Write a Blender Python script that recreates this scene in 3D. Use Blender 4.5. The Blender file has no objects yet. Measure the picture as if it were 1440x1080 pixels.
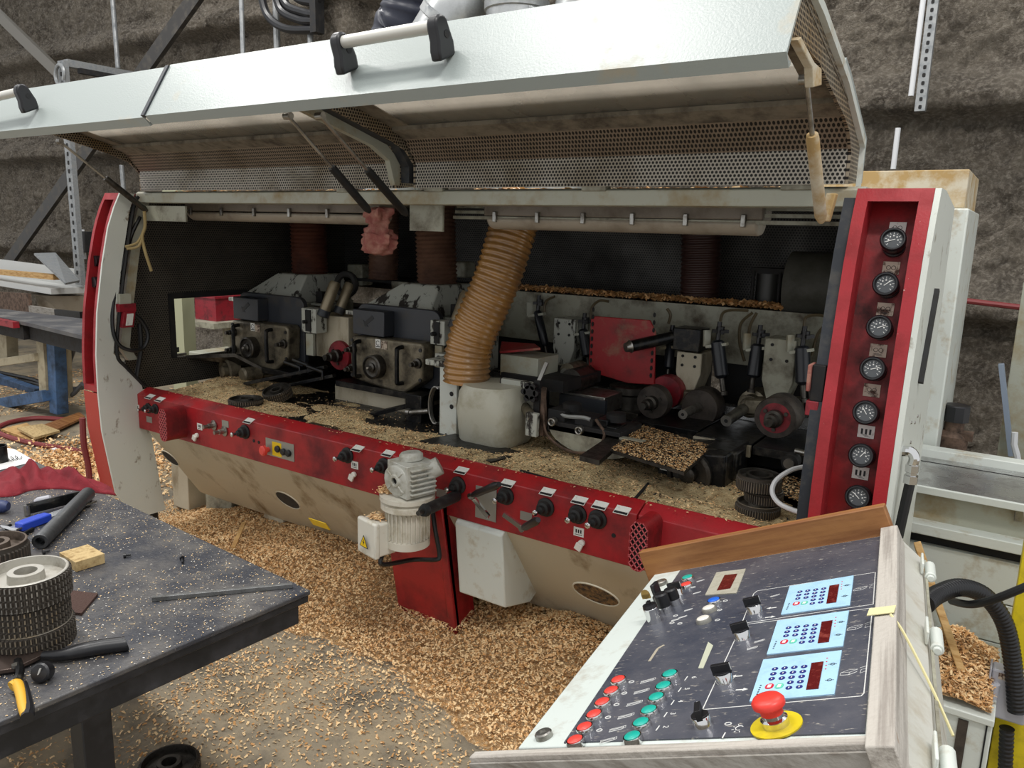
import bpy, bmesh, math, random
import numpy as np
from mathutils import Matrix, Vector, noise
random.seed(7); RNG = np.random.default_rng(7)
scene = bpy.context.scene
COL = scene.collection

# ------------------------------------------------------------------ camera
# world: X along the machine, Y into the machine, Z up (metres)
CAMPOS = Vector((0.0, -2.24, 1.70))
FPX = 1090.0
XC = Vector((0.8302763, 0.13025892, -0.54191686))      # world axes seen from the camera (right, down, forward)
YC = Vector((0.55667519, -0.14590565, 0.81781677))
ZC = Vector((0.0274592, -0.98068555, -0.19365391))
camd = bpy.data.cameras.new('camera'); cam = bpy.data.objects.new('camera', camd); COL.objects.link(cam)
camd.sensor_width = 36.0; camd.lens = FPX / 1440.0 * 36.0; camd.clip_start = 0.02; camd.clip_end = 60
cam.matrix_world = Matrix(((XC[0], -XC[1], -XC[2], CAMPOS[0]), (YC[0], -YC[1], -YC[2], CAMPOS[1]), (ZC[0], -ZC[1], -ZC[2], CAMPOS[2]), (0, 0, 0, 1)))
scene.camera = cam

# ------------------------------------------------------------------ light
world = bpy.data.worlds.new('workshop_air'); scene.world = world; world.use_nodes = True
world.node_tree.nodes['Background'].inputs[0].default_value = (0.97, 0.985, 1.0, 1)
world.node_tree.nodes['Background'].inputs[1].default_value = 0.9
def lamp(name, loc, target, sx, sy, power, color=(1.0, 0.975, 0.94)):
    d = bpy.data.lights.new(name, 'AREA'); d.shape = 'RECTANGLE'; d.size = sx; d.size_y = sy; d.energy = power; d.color = color
    o = bpy.data.objects.new(name, d); COL.objects.link(o); o.location = loc
    o.rotation_euler = (Vector(target) - Vector(loc)).to_track_quat('-Z', 'Y').to_euler()
    return o
lamp('ceiling_light', (0.9, -2.2, 5.6), (0.6, -1.2, 0), 1.5, 0.35, 115)
lamp('ceiling_light', (-2.6, -1.6, 5.6), (-2.6, -1.0, 0), 1.5, 0.35, 105)
lamp('ceiling_light', (-6.0, -1.6, 5.6), (-6.0, -0.8, 0), 1.5, 0.35, 120)
lamp('ceiling_light', (-0.8, 1.9, 5.6), (-0.8, 2.2, 0), 1.5, 0.35, 60)
lamp('ceiling_light', (-5.5, 1.6, 5.6), (-5.5, 2.0, 0), 1.5, 0.35, 85)
vs = scene.view_settings
vs.view_transform = 'Standard'; vs.look = 'None'; vs.exposure = 0.0; vs.gamma = 1.0; vs.use_curve_mapping = False

# ------------------------------------------------------------------ helpers
def V(*a): return Vector(a)
def ray(px, py):
    d = Vector((px - 720.0, py - 540.0, FPX))
    return Vector((XC.dot(d), YC.dot(d), ZC.dot(d)))
def P(px, py, **k):
    """point of the photograph on a plane x=, y= or z= of the place"""
    (a, v), = k.items(); i = 'xyz'.index(a); d = ray(px, py)
    return CAMPOS + d * ((v - CAMPOS[i]) / d[i])
def PP(px, py, p0, n):
    d = ray(px, py); return CAMPOS + d * ((Vector(p0) - CAMPOS).dot(n) / d.dot(n))
def mpp(p):
    """metres per pixel at a point"""
    d = Vector(p) - CAMPOS
    return (XC[2] * d[0] + YC[2] * d[1] + ZC[2] * d[2]) / FPX
def hexc(h):
    c = [int(h[i:i + 2], 16) / 255 for i in (0, 2, 4)]
    return tuple(x / 12.92 if x <= .04045 else ((x + .055) / 1.055) ** 2.4 for x in c) + (1,)
def frame(ax):
    ax = Vector(ax).normalized(); t = Vector((0, 0, 1)) if abs(ax.z) < .9 else Vector((1, 0, 0))
    a = t.cross(ax).normalized(); b = ax.cross(a); return a, b, ax

class MB:
    def __init__(s): s.v = []; s.f = []; s.mi = []; s.m = 0
    def add(s, vs, fs):
        o = len(s.v); s.v += [tuple(v) for v in vs]; s.f += [tuple(i + o for i in f) for f in fs]; s.mi += [s.m] * len(fs); return s
    def mat(s, m): s.m = m; return s
    def hexa(s, c):   # 8 corners: bottom 0-3, top 4-7
        return s.add(c, [(3, 2, 1, 0), (4, 5, 6, 7), (0, 1, 5, 4), (1, 2, 6, 5), (2, 3, 7, 6), (3, 0, 4, 7)])
    def bx(s, x0, x1, y0, y1, z0, z1):
        return s.hexa([(x0, y0, z0), (x1, y0, z0), (x1, y1, z0), (x0, y1, z0), (x0, y0, z1), (x1, y0, z1), (x1, y1, z1), (x0, y1, z1)])
    def obox(s, c, ax, ay, az):   # centre and three half vectors
        c = Vector(c); ax = Vector(ax); ay = Vector(ay); az = Vector(az)
        return s.hexa([c + i * ax + j * ay + k * az for k in (-1, 1) for i, j in ((-1, -1), (1, -1), (1, 1), (-1, 1))])
    def bar(s, a, b, w, h, up=(0, 0, 1)):
        a = Vector(a); b = Vector(b); d = (b - a); L = d.length; d.normalize()
        side = d.cross(Vector(up)).normalized(); u = side.cross(d)
        return s.obox((a + b) / 2, d * L / 2, side * w / 2, u * h / 2)
    def lathe(s, prof, o, ax=(0, 0, 1), n=20, a0=0.0, cap=True):
        a, b, d = frame(ax); o = Vector(o); vs = []; fs = []
        for r, h in prof:
            for k in range(n):
                t = a0 + 2 * math.pi * k / n; vs.append(o + d * h + (a * math.cos(t) + b * math.sin(t)) * r)
        m = len(prof)
        for i in range(m - 1):
            for k in range(n): k2 = (k + 1) % n; fs.append((i * n + k, i * n + k2, (i + 1) * n + k2, (i + 1) * n + k))
        if cap:
            if prof[0][0] > 1e-5: fs.append(tuple(range(n - 1, -1, -1)))
            if prof[-1][0] > 1e-5: fs.append(tuple((m - 1) * n + k for k in range(n)))
        return s.add(vs, fs)
    def cyl(s, a, b, r, r2=None, n=16):
        a = Vector(a); b = Vector(b); return s.lathe([(r, 0), (r if r2 is None else r2, (b - a).length)], a, b - a, n)
    def tube(s, pts, r, n=8, closed=False, rf=None):
        pts = [Vector(p) for p in pts]; vs = []; fs = []; m = len(pts); A = None
        for i, p in enumerate(pts):
            t = (pts[(i + 1) % m] - pts[i - 1]) if closed else (pts[min(i + 1, m - 1)] - pts[max(i - 1, 0)])
            t.normalize()
            if A is None: A = frame(t)[0]
            A = (A - t * A.dot(t)); A = A.normalized() if A.length > 1e-6 else frame(t)[0]
            B = t.cross(A); rr = r if rf is None else rf(i, i / (m - 1))
            for k in range(n):
                q = 2 * math.pi * k / n; vs.append(p + (A * math.cos(q) + B * math.sin(q)) * rr)
        for i in range(m if closed else m - 1):
            j = (i + 1) % m
            for k in range(n): k2 = (k + 1) % n; fs.append((i * n + k, i * n + k2, j * n + k2, j * n + k))
        if not closed: fs += [tuple(range(n - 1, -1, -1)), tuple((m - 1) * n + k for k in range(n))]
        return s.add(vs, fs)
    def prism(s, poly, a, b, ax='x'):
        def mk(p, t): return (t, p[0], p[1]) if ax == 'x' else ((p[0], t, p[1]) if ax == 'y' else (p[0], p[1], t))
        n = len(poly)
        vs = [mk(p, a) for p in poly] + [mk(p, b) for p in poly]
        return s.add(vs, [tuple(range(n)), tuple(range(2 * n - 1, n - 1, -1))] + [(i, (i + 1) % n, n + (i + 1) % n, n + i) for i in range(n)])
    def plate(s, pts, th, nrm=None):   # polygon of 3D points thickened along its normal
        pts = [Vector(p) for p in pts]
        if nrm is None:
            nrm = (pts[1] - pts[0]).cross(pts[2] - pts[0]).normalized()
        nrm = Vector(nrm); n = len(pts)
        vs = [p for p in pts] + [p + nrm * th for p in pts]
        return s.add(vs, [tuple(range(n - 1, -1, -1)), tuple(range(n, 2 * n))] + [(i, (i + 1) % n, n + (i + 1) % n, n + i) for i in range(n)])
    def sweepx(s, prof, x0, x1, th):   # open profile in (y,z) thickened, from x0 to x1
        pr = [Vector((0, p[0], p[1])) for p in prof]; off = []
        for i, p in enumerate(pr):
            t = pr[min(i + 1, len(pr) - 1)] - pr[max(i - 1, 0)]; t.normalize(); off.append(p + Vector((0, -t.z, t.y)) * th)
        return s.prism([(p.y, p.z) for p in pr] + [(p.y, p.z) for p in reversed(off)], x0, x1)

def smooth_pts(pts, n=8):
    pts = [Vector(p) for p in pts]; out = []
    for i in range(len(pts) - 1):
        p0 = pts[max(i - 1, 0)]; p1 = pts[i]; p2 = pts[i + 1]; p3 = pts[min(i + 2, len(pts) - 1)]
        for k in range(n):
            t = k / n
            out.append(0.5 * ((2 * p1) + (p2 - p0) * t + (2 * p0 - 5 * p1 + 4 * p2 - p3) * t * t + (3 * p1 - p0 - 3 * p2 + p3) * t ** 3))
    out.append(pts[-1]); return out
def rrect(w, h, r, n=4):   # rounded rectangle centred, list of 2D points
    out = []
    for cx, cy, a in ((w / 2 - r, h / 2 - r, 0), (-w / 2 + r, h / 2 - r, 90), (-w / 2 + r, -h / 2 + r, 180), (w / 2 - r, -h / 2 + r, 270)):
        for k in range(n + 1):
            t = math.radians(a + 90 * k / n); out.append((cx + r * math.cos(t), cy + r * math.sin(t)))
    return out

WM = {}; MESH = {}
def O(name, mb, mats, parent=None, label=None, cat=None, group=None, kind=None, M=None, bevel=0, key=None, smooth=35, segs=2):
    """one mesh object; mesh coordinates are world coordinates unless M is given"""
    if key and key in MESH: me = MESH[key]
    else:
        me = bpy.data.meshes.new(name); me.from_pydata(mb.v, [], mb.f)
        if not isinstance(mats, (list, tuple)): mats = [mats]
        for m in mats: me.materials.append(m)
        if len(mats) > 1: me.polygons.foreach_set('material_index', mb.mi)
        if len(mb.f) < 20000:
            bm = bmesh.new(); bm.from_mesh(me); bmesh.ops.recalc_face_normals(bm, faces=bm.faces); bm.to_mesh(me); bm.free()
        if smooth:
            me.shade_smooth(); me.set_sharp_from_angle(angle=math.radians(smooth))
        if key: MESH[key] = me
    o = bpy.data.objects.new(name, me); COL.objects.link(o)
    if M is None and parent is None and not key and kind != 'structure':
        # top-level mesh: origin at the base of the thing
        c = np.array([v.co[:] for v in me.vertices]); b = Vector(((c[:, 0].min() + c[:, 0].max()) / 2, (c[:, 1].min() + c[:, 1].max()) / 2, c[:, 2].min()))
        me.transform(Matrix.Translation(-b)); M = Matrix.Translation(b)
    M = M or Matrix.Identity(4); o.matrix_basis = M; WM[o] = M
    if parent is not None:
        o.parent = parent; o.matrix_parent_inverse = WM[parent].inverted()
    if bevel:
        b = o.modifiers.new('bevel', 'BEVEL'); b.width = bevel; b.segments = segs; b.limit_method = 'ANGLE'; b.angle_limit = math.radians(40)
        b.harden_normals = False
    return tag(o, label, cat, group, kind)
def tag(o, label=None, cat=None, group=None, kind=None):
    for k, v in (('label', label), ('category', cat), ('group', group), ('kind', kind)):
        if v: o[k] = v
    return o
def E(name, loc, label=None, cat=None, group=None, kind=None):
    o = bpy.data.objects.new(name, None); COL.objects.link(o); o.empty_display_size = .1
    M = Matrix.Translation(Vector(loc)); o.matrix_basis = M; WM[o] = M
    return tag(o, label, cat, group, kind)
def TM(o, x=(1, 0, 0), y=(0, 1, 0), z=(0, 0, 1)):
    return Matrix(((x[0], y[0], z[0], o[0]), (x[1], y[1], z[1], o[1]), (x[2], y[2], z[2], o[2]), (0, 0, 0, 1)))

# ------------------------------------------------------------------ materials
MAT = {}
def mat(name, col, rough=.5, metal=0.0, dirt=None, dirt2=None, bump=None, spec=.5, coat=0, trans=0):
    """dirt = (hex, amount 0..1, scale[, stretch xyz[, softness]])"""
    m = bpy.data.materials.new(name); m.use_nodes = True; nt = m.node_tree; N = nt.nodes; L = nt.links
    b = N['Principled BSDF']; b.inputs['Roughness'].default_value = rough; b.inputs['Metallic'].default_value = metal
    b.inputs['Specular IOR Level'].default_value = spec
    if coat: b.inputs['Coat Weight'].default_value = coat; b.inputs['Coat Roughness'].default_value = .15
    c = hexc(col) if isinstance(col, str) else col
    b.inputs['Base Color'].default_value = c
    tc = N.new('ShaderNodeTexCoord'); src = None; rsrc = None
    for k, d in enumerate([x for x in (dirt, dirt2) if x]):
        h, amt, sc = d[:3]; st = d[3] if len(d) > 3 and d[3] else (1, 1, 1); soft = d[4] if len(d) > 4 else .12
        mp = N.new('ShaderNodeMapping'); mp.inputs['Scale'].default_value = st; mp.inputs['Location'].default_value = (k * 3.3, k * 1.7, 0)
        L.new(tc.outputs['Object'], mp.inputs[0])
        nz = N.new('ShaderNodeTexNoise'); nz.inputs['Scale'].default_value = sc; nz.inputs['Detail'].default_value = 8; nz.inputs['Roughness'].default_value = .65
        L.new(mp.outputs[0], nz.inputs['Vector'])
        r = N.new('ShaderNodeMapRange'); t = .5 + (.5 - amt) * .5
        r.inputs[1].default_value = t - soft; r.inputs[2].default_value = t + soft; r.clamp = True
        L.new(nz.outputs['Fac'], r.inputs[0])
        mx = N.new('ShaderNodeMix'); mx.data_type = 'RGBA'; L.new(r.outputs[0], mx.inputs[0])
        if src is None: mx.inputs[6].default_value = c
        else: L.new(src, mx.inputs[6])
        mx.inputs[7].default_value = hexc(h); src = mx.outputs[2]; rsrc = r.outputs[0]
    if src is not None:
        L.new(src, b.inputs['Base Color'])
        rr = N.new('ShaderNodeMapRange'); rr.inputs[3].default_value = rough; rr.inputs[4].default_value = min(1, rough + .3); L.new(rsrc, rr.inputs[0]); L.new(rr.outputs[0], b.inputs['Roughness'])
    if bump:
        st, sc = bump; nz = N.new('ShaderNodeTexNoise'); nz.inputs['Scale'].default_value = sc; nz.inputs['Detail'].default_value = 4
        L.new(tc.outputs['Object'], nz.inputs['Vector'])
        bp = N.new('ShaderNodeBump'); bp.inputs['Strength'].default_value = st; bp.inputs['Distance'].default_value = .02
        L.new(nz.outputs['Fac'], bp.inputs['Height']); L.new(bp.outputs[0], b.inputs['Normal'])
    MAT[name] = m; return m
def perf(name, col, hole, axes, pitch=.011, rad=.33, rough=.5, metal=.3, dirt=None):
    """perforated sheet: staggered holes in the plane of two object axes"""
    m = mat(name, col, rough, metal, dirt=dirt); nt = m.node_tree; N = nt.nodes; L = nt.links; b = N['Principled BSDF']
    tc = N.new('ShaderNodeTexCoord'); sp = N.new('ShaderNodeSeparateXYZ'); L.new(tc.outputs['Object'], sp.inputs[0])
    def mth(op, a, bb=None):
        n = N.new('ShaderNodeMath'); n.operation = op
        for i, q in enumerate((a, bb)):
            if q is None: continue
            if isinstance(q, (int, float)): n.inputs[i].default_value = q
            else: L.new(q, n.inputs[i])
        return n.outputs[0]
    u = mth('DIVIDE', sp.outputs[axes[0]], pitch); v = mth('DIVIDE', sp.outputs[axes[1]], pitch * .866)
    row = mth('FLOOR', v); off = mth('MULTIPLY', mth('MODULO', row, 2), .5)
    du = mth('SUBTRACT', mth('FRACT', mth('ADD', mth('ADD', u, off), 1000)), .5); dv = mth('MULTIPLY', mth('SUBTRACT', mth('FRACT', mth('ADD', v, 1000)), .5), .866)
    d = mth('SQRT', mth('ADD', mth('MULTIPLY', du, du), mth('MULTIPLY', dv, dv)))
    h = mth('LESS_THAN', d, rad)
    mx = N.new('ShaderNodeMix'); mx.data_type = 'RGBA'; L.new(h, mx.inputs[0]); mx.inputs[7].default_value = hexc(hole)
    bc = b.inputs['Base Color']
    if bc.is_linked: L.new(bc.links[0].from_socket, mx.inputs[6])
    else: mx.inputs[6].default_value = bc.default_value
    L.new(mx.outputs[2], bc); return m

white = mat('white_paint', 'cdd2cb', .35, dirt=('a08c66', .22, 9, None, .1), bump=(.04, 260))
hoodwhite = mat('hood_white_paint', '9ca4a1', .34, dirt=('b5a17d', .1, 3.5, None, .1), bump=(.06, 180))
whiteS = mat('white_paint_scuffed', 'cfd3cb', .4, dirt=('6a5636', .2, 14, (1, 1, .6), .05), bump=(.05, 200))
cream = mat('cream_base_paint', 'b7ae98', .5, dirt=('6f5a3a', .27, 4.5, (1, 1, .35), .08), dirt2=('c4bda8', .3, 3), bump=(.05, 90))
greygreen = mat('grey_green_paint', 'a6a798', .4, dirt=('8f7c55', .32, 6), bump=(.05, 150))
greydark = mat('dark_grey_green_paint', '9a9988', .45, dirt=('544b3c', .36, 9, None, .12), bump=(.06, 120))
flakewhite = mat('flaking_white_paint', 'aeb0a6', .45, dirt=('2b2621', .38, 16, (1, 1, .5), .03), bump=(.06, 120))
yellowed = mat('sawdust_stained_paint', 'c4bca8', .6, dirt=('a98d5e', .48, 7, None, .08), bump=(.05, 120))
red = mat('red_paint', 'a01c22', .36, dirt=('5f1216', .38, 5), bump=(.05, 200))
redchip = mat('red_paint_chipped', 'a3222a', .4, dirt=('d8b8ac', .1, 70, None, .02), dirt2=('8a1b20', .4, 8), bump=(.05, 150))
redorange = mat('orange_red_paint_chipped', 'b0362d', .42, dirt=('d9c0b0', .1, 60, None, .02), bump=(.05, 150))
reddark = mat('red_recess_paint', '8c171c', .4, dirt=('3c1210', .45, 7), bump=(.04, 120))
redguard = mat('red_guard_paint', '9a2024', .45, dirt=('4b211c', .3, 8), dirt2=('8f8066', .16, 10), bump=(.05, 120))
black = mat('black_plastic', '17171a', .38); blackm = mat('black_matte', '0f0f11', .7, dirt=('2f2b26', .3, 20))
blacksteel = mat('black_oiled_steel', '1b1c1e', .32, .6, dirt=('4a463e', .3, 25), bump=(.06, 120))
charc = mat('charcoal_head_paint', '2d3036', .42, dirt=('45423c', .25, 10))
bluegrey = mat('blue_grey_seal', '22272e', .5, dirt=('4b4a46', .3, 20))
rubber = mat('black_rubber', '101112', .6, dirt=('2c2a27', .3, 30)); cablemat = mat('black_cable', '0e0f11', .45)
cast = mat('greasy_cast_iron', '7a7260', .34, .5, dirt=('37322a', .42, 13), bump=(.08, 90))
steel = mat('bare_steel', 'a2a09a', .28, .9, dirt=('5c554a', .3, 18), bump=(.03, 200))
dsteel = mat('dark_steel', '55524d', .35, .85, dirt=('2e2a25', .4, 18), bump=(.04, 150))
chrome = mat('chrome', 'd8d8d8', .08, 1.0); alu = mat('aluminium', 'bfc0c0', .25, .9, dirt=('8d8a84', .3, 10))
galv = mat('galvanised_steel', '9a9c9c', .45, .6, dirt=('83878a', .4, 20)); rust = mat('rusty_steel', '6d584a', .7, .3, dirt=('3d332c', .4, 25), bump=(.1, 120))
redpu = mat('red_polyurethane', '8a1d29', .4, dirt=('3a1418', .3, 14)); greyroll = mat('grimy_roller', '4c443d', .5, .3, dirt=('2a2522', .4, 12), bump=(.05, 120))
hosem = mat('amber_hose', 'a2763f', .25, dirt=('70502c', .4, 5), spec=.6, coat=.6); hosed = mat('dusty_brown_hose', '6f5140', .45, dirt=('4a3226', .45, 6))
hoser = mat('red_brown_hose', '5f382b', .4, dirt=('3a211a', .4, 6)); hosez = mat('dark_red_brown_hose', '3a2420', .45)
corr = mat('black_corrugated_hose', '141417', .35)
lightplas = mat('luminaire_plastic', 'a59c8d', .4, dirt=('7d7160', .3, 5)); lightbase = mat('luminaire_base', '7f766a', .5, dirt=('5d5347', .3, 6))
label_m = mat('white_label', 'dcdcd6', .4, dirt=('8d8579', .15, 60)); labeldirty = mat('worn_label', 'b9ab99', .5, dirt=('4f382e', .38, 45, None, .05))
ink = mat('black_ink', '15161a', .5); silverplate = mat('silver_plate', '9c9a92', .4, .5)
woodoak = mat('varnished_wood', '9a6a3c', .42, dirt=('7a4c26', .45, 6, (.6, 8, 8)), bump=(.05, 60))
woodworn = mat('weathered_painted_wood', 'b3ada4', .8, dirt=('918a82', .42, 9, (.3, 10, 10), .08), dirt2=('8a6a4c', .1, 30, None, .05), bump=(.2, 90))
woodwornX = mat('weathered_painted_board', 'b3ada4', .8, dirt=('918a82', .42, 9, (.3, 10, 10), .08), dirt2=('8a6a4c', .1, 30, None, .05), bump=(.2, 90))
woodgrey = mat('grey_painted_wood', '97938c', .7, dirt=('6f675e', .35, 14, (1, 5, 5)), bump=(.15, 60))
pine = mat('pine_wood', 'c9a46c', .6, dirt=('a67d49', .45, 14, (1, 1, 6)), bump=(.06, 60)); particle = mat('chipboard', 'c1a878', .8, dirt=('8f744a', .4, 60))
sawdust = mat('sawdust', 'd0b98c', .95, dirt=('8a6f48', .42, 14), dirt2=('d9c79c', .3, 40), bump=(.9, 130))
floor_m = mat('dusty_concrete', '7d7668', .85, dirt=('a8977a', .45, 2.2, None, .16), dirt2=('575249', .3, 5), bump=(.15, 60))
chipA = mat('pale_wood_shaving', 'edcd9c', .8); chipB = mat('tan_wood_shaving', 'deb27e', .8); chipC = mat('brown_wood_shaving', 'c08f58', .8)
benchtop = mat('black_bench_top', '34363d', .45, dirt=('68645f', .36, 9, None, .16), dirt2=('aaa297', .17, 75, None, .03), bump=(.12, 90))
benchedge = mat('black_bench_frame', '1d1e22', .42, dirt=('38373a', .3, 12))
panelm = mat('scratched_dark_panel', '3a3e4a', .38, dirt=('5a5a60', .36, 9, None, .2), dirt2=('9c968c', .2, 60, (1, 3, 1), .05), bump=(.04, 120))
paneledge = mat('white_console_frame', 'ccd4cf', .4, dirt=('a9a598', .2, 18)); keypad = mat('pale_blue_keypad', 'a7cde6', .4, dirt=('8fb4cc', .3, 30))
display = mat('red_display', '571516', .25, dirt=('8a3a30', .2, 60)); navy = mat('navy_key', '252a72', .45); keyred = mat('red_key', 'c81f35', .4); keygreen = mat('green_key', '63c2a6', .4)
btnred = mat('red_button', 'e0453c', .35); btngreen = mat('teal_button', '16a494', .35); btnblue = mat('blue_button', '1e63cf', .35); btnwhite = mat('white_button', 'dcd8cf', .4)
yellow = mat('yellow_paint', 'd8c21a', .45, dirt=('b09a1a', .3, 20)); yellowl = mat('yellow_sign', 'e5bf10', .45); print_m = mat('white_print', 'd6d6d2', .5)
bluepaint = mat('blue_frame_paint', '3f5f86', .5, dirt=('2f3c4c', .4, 9), bump=(.06, 80)); beige = mat('beige_post', 'a39a82', .5, dirt=('7f7560', .3, 9))
redhose = mat('dark_red_hose', '7a2f30', .55); cloth = mat('dark_red_cloth', '7c1a25', .9, dirt=('6a1620', .4, 12), bump=(.2, 300)); pinkrag = mat('dusty_pink_rag', '8d5049', .9, dirt=('a87c6c', .4, 20), bump=(.2, 200))
blueplas = mat('blue_plastic', '2947b8', .4); yelgrip = mat('yellow_grip', 'd6a32c', .5); paper = mat('white_paper', 'e6e6e4', .7); greyplas = mat('grey_plastic_box', 'a7a7ae', .45)
cordm = mat('straw_cord', '9d8a5e', .8); brownpad = mat('brown_abrasive_pad', '4a352e', .95, bump=(.4, 200)); whitetube = mat('white_tube', 'd4d6d8', .35)
perfX = perf('perforated_sheet_xz', 'a8a296', '1b1815', (0, 2), .0125, .34, dirt=('8a7f6c', .35, 4)); perfXY = perf('perforated_sheet_xy', '86796a', '171310', (0, 1), .0125, .34, dirt=('766753', .4, 4))
perfYZ = perf('perforated_end_sheet', '978c79', '1c1610', (1, 2), .0125, .34, dirt=('846d4a', .42, 4)); perfD = perf('dark_perforated_sheet', '55534f', '121212', (0, 2), .014, .32, dirt=('3d3b38', .4, 3)); perfDY = perf('dark_perforated_end_sheet', '5b564d', '161513', (1, 2), .014, .32, dirt=('45413a', .4, 3))
def window_mat():
    m = bpy.data.materials.new('dusty_clear_plastic'); m.use_nodes = True; nt = m.node_tree; N = nt.nodes; L = nt.links
    b = N['Principled BSDF']; b.inputs['Base Color'].default_value = hexc('b3ab9e'); b.inputs['Roughness'].default_value = .3
    t = N.new('ShaderNodeBsdfTransparent'); t.inputs[0].default_value = (.93, .92, .9, 1); tr = N.new('ShaderNodeBsdfTranslucent'); tr.inputs[0].default_value = hexc('cfc7ba')
    tc = N.new('ShaderNodeTexCoord'); mp = N.new('ShaderNodeMapping'); mp.inputs['Scale'].default_value = (2, 1.5, 1); L.new(tc.outputs['Object'], mp.inputs[0])
    nz = N.new('ShaderNodeTexNoise'); nz.inputs['Scale'].default_value = 2.2; nz.inputs['Detail'].default_value = 6; L.new(mp.outputs[0], nz.inputs['Vector'])
    r = N.new('ShaderNodeMapRange'); r.inputs[1].default_value = .3; r.inputs[2].default_value = .75; r.inputs[3].default_value = .22; r.inputs[4].default_value = .58; L.new(nz.outputs['Fac'], r.inputs[0])
    a = N.new('ShaderNodeMixShader'); a.inputs[0].default_value = .5; L.new(b.outputs[0], a.inputs[1]); L.new(tr.outputs[0], a.inputs[2])
    x = N.new('ShaderNodeMixShader'); L.new(r.outputs[0], x.inputs[0]); L.new(t.outputs[0], x.inputs[1]); L.new(a.outputs[0], x.inputs[2])
    L.new(x.outputs[0], N['Material Output'].inputs['Surface']); return m
pane_m = window_mat()
def wall_mat():
    m = mat('sprayed_fibre_insulation', '918778', 1.0, dirt=('645b50', .45, 4), dirt2=('bbb1a2', .35, 40)); nt = m.node_tree; N = nt.nodes; L = nt.links
    tc = N.new('ShaderNodeTexCoord'); n1 = N.new('ShaderNodeTexNoise'); n1.inputs['Scale'].default_value = 55; n1.inputs['Detail'].default_value = 6; n1.inputs['Roughness'].default_value = .7; n1.inputs['Distortion'].default_value = 1.2
    L.new(tc.outputs['Object'], n1.inputs['Vector'])
    bp = N.new('ShaderNodeBump'); bp.inputs['Strength'].default_value = 1.0; bp.inputs['Distance'].default_value = .09; L.new(n1.outputs['Fac'], bp.inputs['Height']); L.new(bp.outputs[0], N['Principled BSDF'].inputs['Normal']); return m
wallm = wall_mat()
# ------------------------------------------------------------------ setting
def vnoise(x, y, seed=0):
    xi = np.floor(x).astype(int); yi = np.floor(y).astype(int); xf = x - xi; yf = y - yi
    def h(a, b):
        n = (a * 374761393 + b * 668265263 + seed * 974634541) & 0x7fffffff
        n = ((n ^ (n >> 13)) * 1274126177) & 0x7fffffff
        return ((n ^ (n >> 16)) & 0xffff) / 65535.0
    u = xf * xf * (3 - 2 * xf); w = yf * yf * (3 - 2 * yf)
    return (h(xi, yi) * (1 - u) + h(xi + 1, yi) * u) * (1 - w) + (h(xi, yi + 1) * (1 - u) + h(xi + 1, yi + 1) * u) * w
def fbm(x, y, seed=0, oct=4):
    s = 0; a = .5; 
    for k in range(oct): s = s + a * vnoise(x * 2 ** k, y * 2 ** k, seed + k); a *= .5
    return s
def sstep(a, b, x): t = np.clip((x - a) / (b - a), 0, 1); return t * t * (3 - 2 * t)
def gridmesh(name, X, Y, Z, mats, **kw):
    ny, nx = X.shape; idx = np.arange(nx * ny).reshape(ny, nx)
    q = np.stack([idx[:-1, :-1], idx[:-1, 1:], idx[1:, 1:], idx[1:, :-1]], -1).reshape(-1, 4)
    return rawmesh(name, np.stack([X, Y, Z], -1).reshape(-1, 3), q, mats, **kw)
def rawmesh(name, v, q, mats, mi=None, parent=None, label=None, cat=None, kind=None, smooth=True):
    me = bpy.data.meshes.new(name); me.vertices.add(len(v)); me.vertices.foreach_set('co', v.astype(np.float32).ravel())
    k = q.shape[1]; me.loops.add(q.size); me.loops.foreach_set('vertex_index', q.astype(np.int32).ravel())
    me.polygons.add(len(q)); me.polygons.foreach_set('loop_start', np.arange(0, q.size, k, dtype=np.int32)); me.polygons.foreach_set('loop_total', np.full(len(q), k, dtype=np.int32))
    for m in (mats if isinstance(mats, list) else [mats]): me.materials.append(m)
    if mi is not None: me.polygons.foreach_set('material_index', mi.astype(np.int32))
    me.update(calc_edges=True)
    if smooth: me.shade_smooth()
    o = bpy.data.objects.new(name, me); COL.objects.link(o); WM[o] = Matrix.Identity(4)
    if parent is not None: o.parent = parent; o.matrix_parent_inverse = WM[parent].inverted()
    return tag(o, label, cat, None, kind)
def flakes(name, pts, size, mats, label, cat, parent=None, flat=.5, aspect=(.25, .6), nrm=None, curl=.35, kind='stuff'):
    """wood shavings: one bent leaf (two quads) per point"""
    n = len(pts); s = size * RNG.uniform(.4, 1.0, n) ** 1.3
    th = RNG.uniform(0, 2 * np.pi, n); d = np.stack([np.cos(th), np.sin(th), RNG.normal(0, flat, n)], -1); d /= np.linalg.norm(d, axis=1, keepdims=True)
    up = np.stack([RNG.normal(0, flat, n), RNG.normal(0, flat, n), np.ones(n)], -1)
    w = np.cross(up, d); w /= np.linalg.norm(w, axis=1, keepdims=True); u = np.cross(d, w)
    L = (s * .5)[:, None]; W = L * RNG.uniform(aspect[0], aspect[1], n)[:, None]; B = L * RNG.uniform(0, curl, n)[:, None]
    c = pts + u * L * .15
    v = np.stack([c - d * L - w * W, c - d * L + w * W, c - w * W + u * B, c + w * W + u * B, c + d * L - w * W, c + d * L + w * W], 1).reshape(-1, 3)
    b = (np.arange(n) * 6)[:, None]
    q = np.concatenate([b + np.array([[0, 2, 3, 1]]), b + np.array([[2, 4, 5, 3]])], 0)
    m = RNG.integers(0, len(mats), n); return rawmesh(name, v, q, mats, np.concatenate([m, m]), parent, label, cat, kind, smooth=False)

O('floor', MB().bx(-19, 4, -6, 3.4, -.1, 0), floor_m, kind='structure', label='dusty grey concrete workshop floor strewn with shavings')
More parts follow.
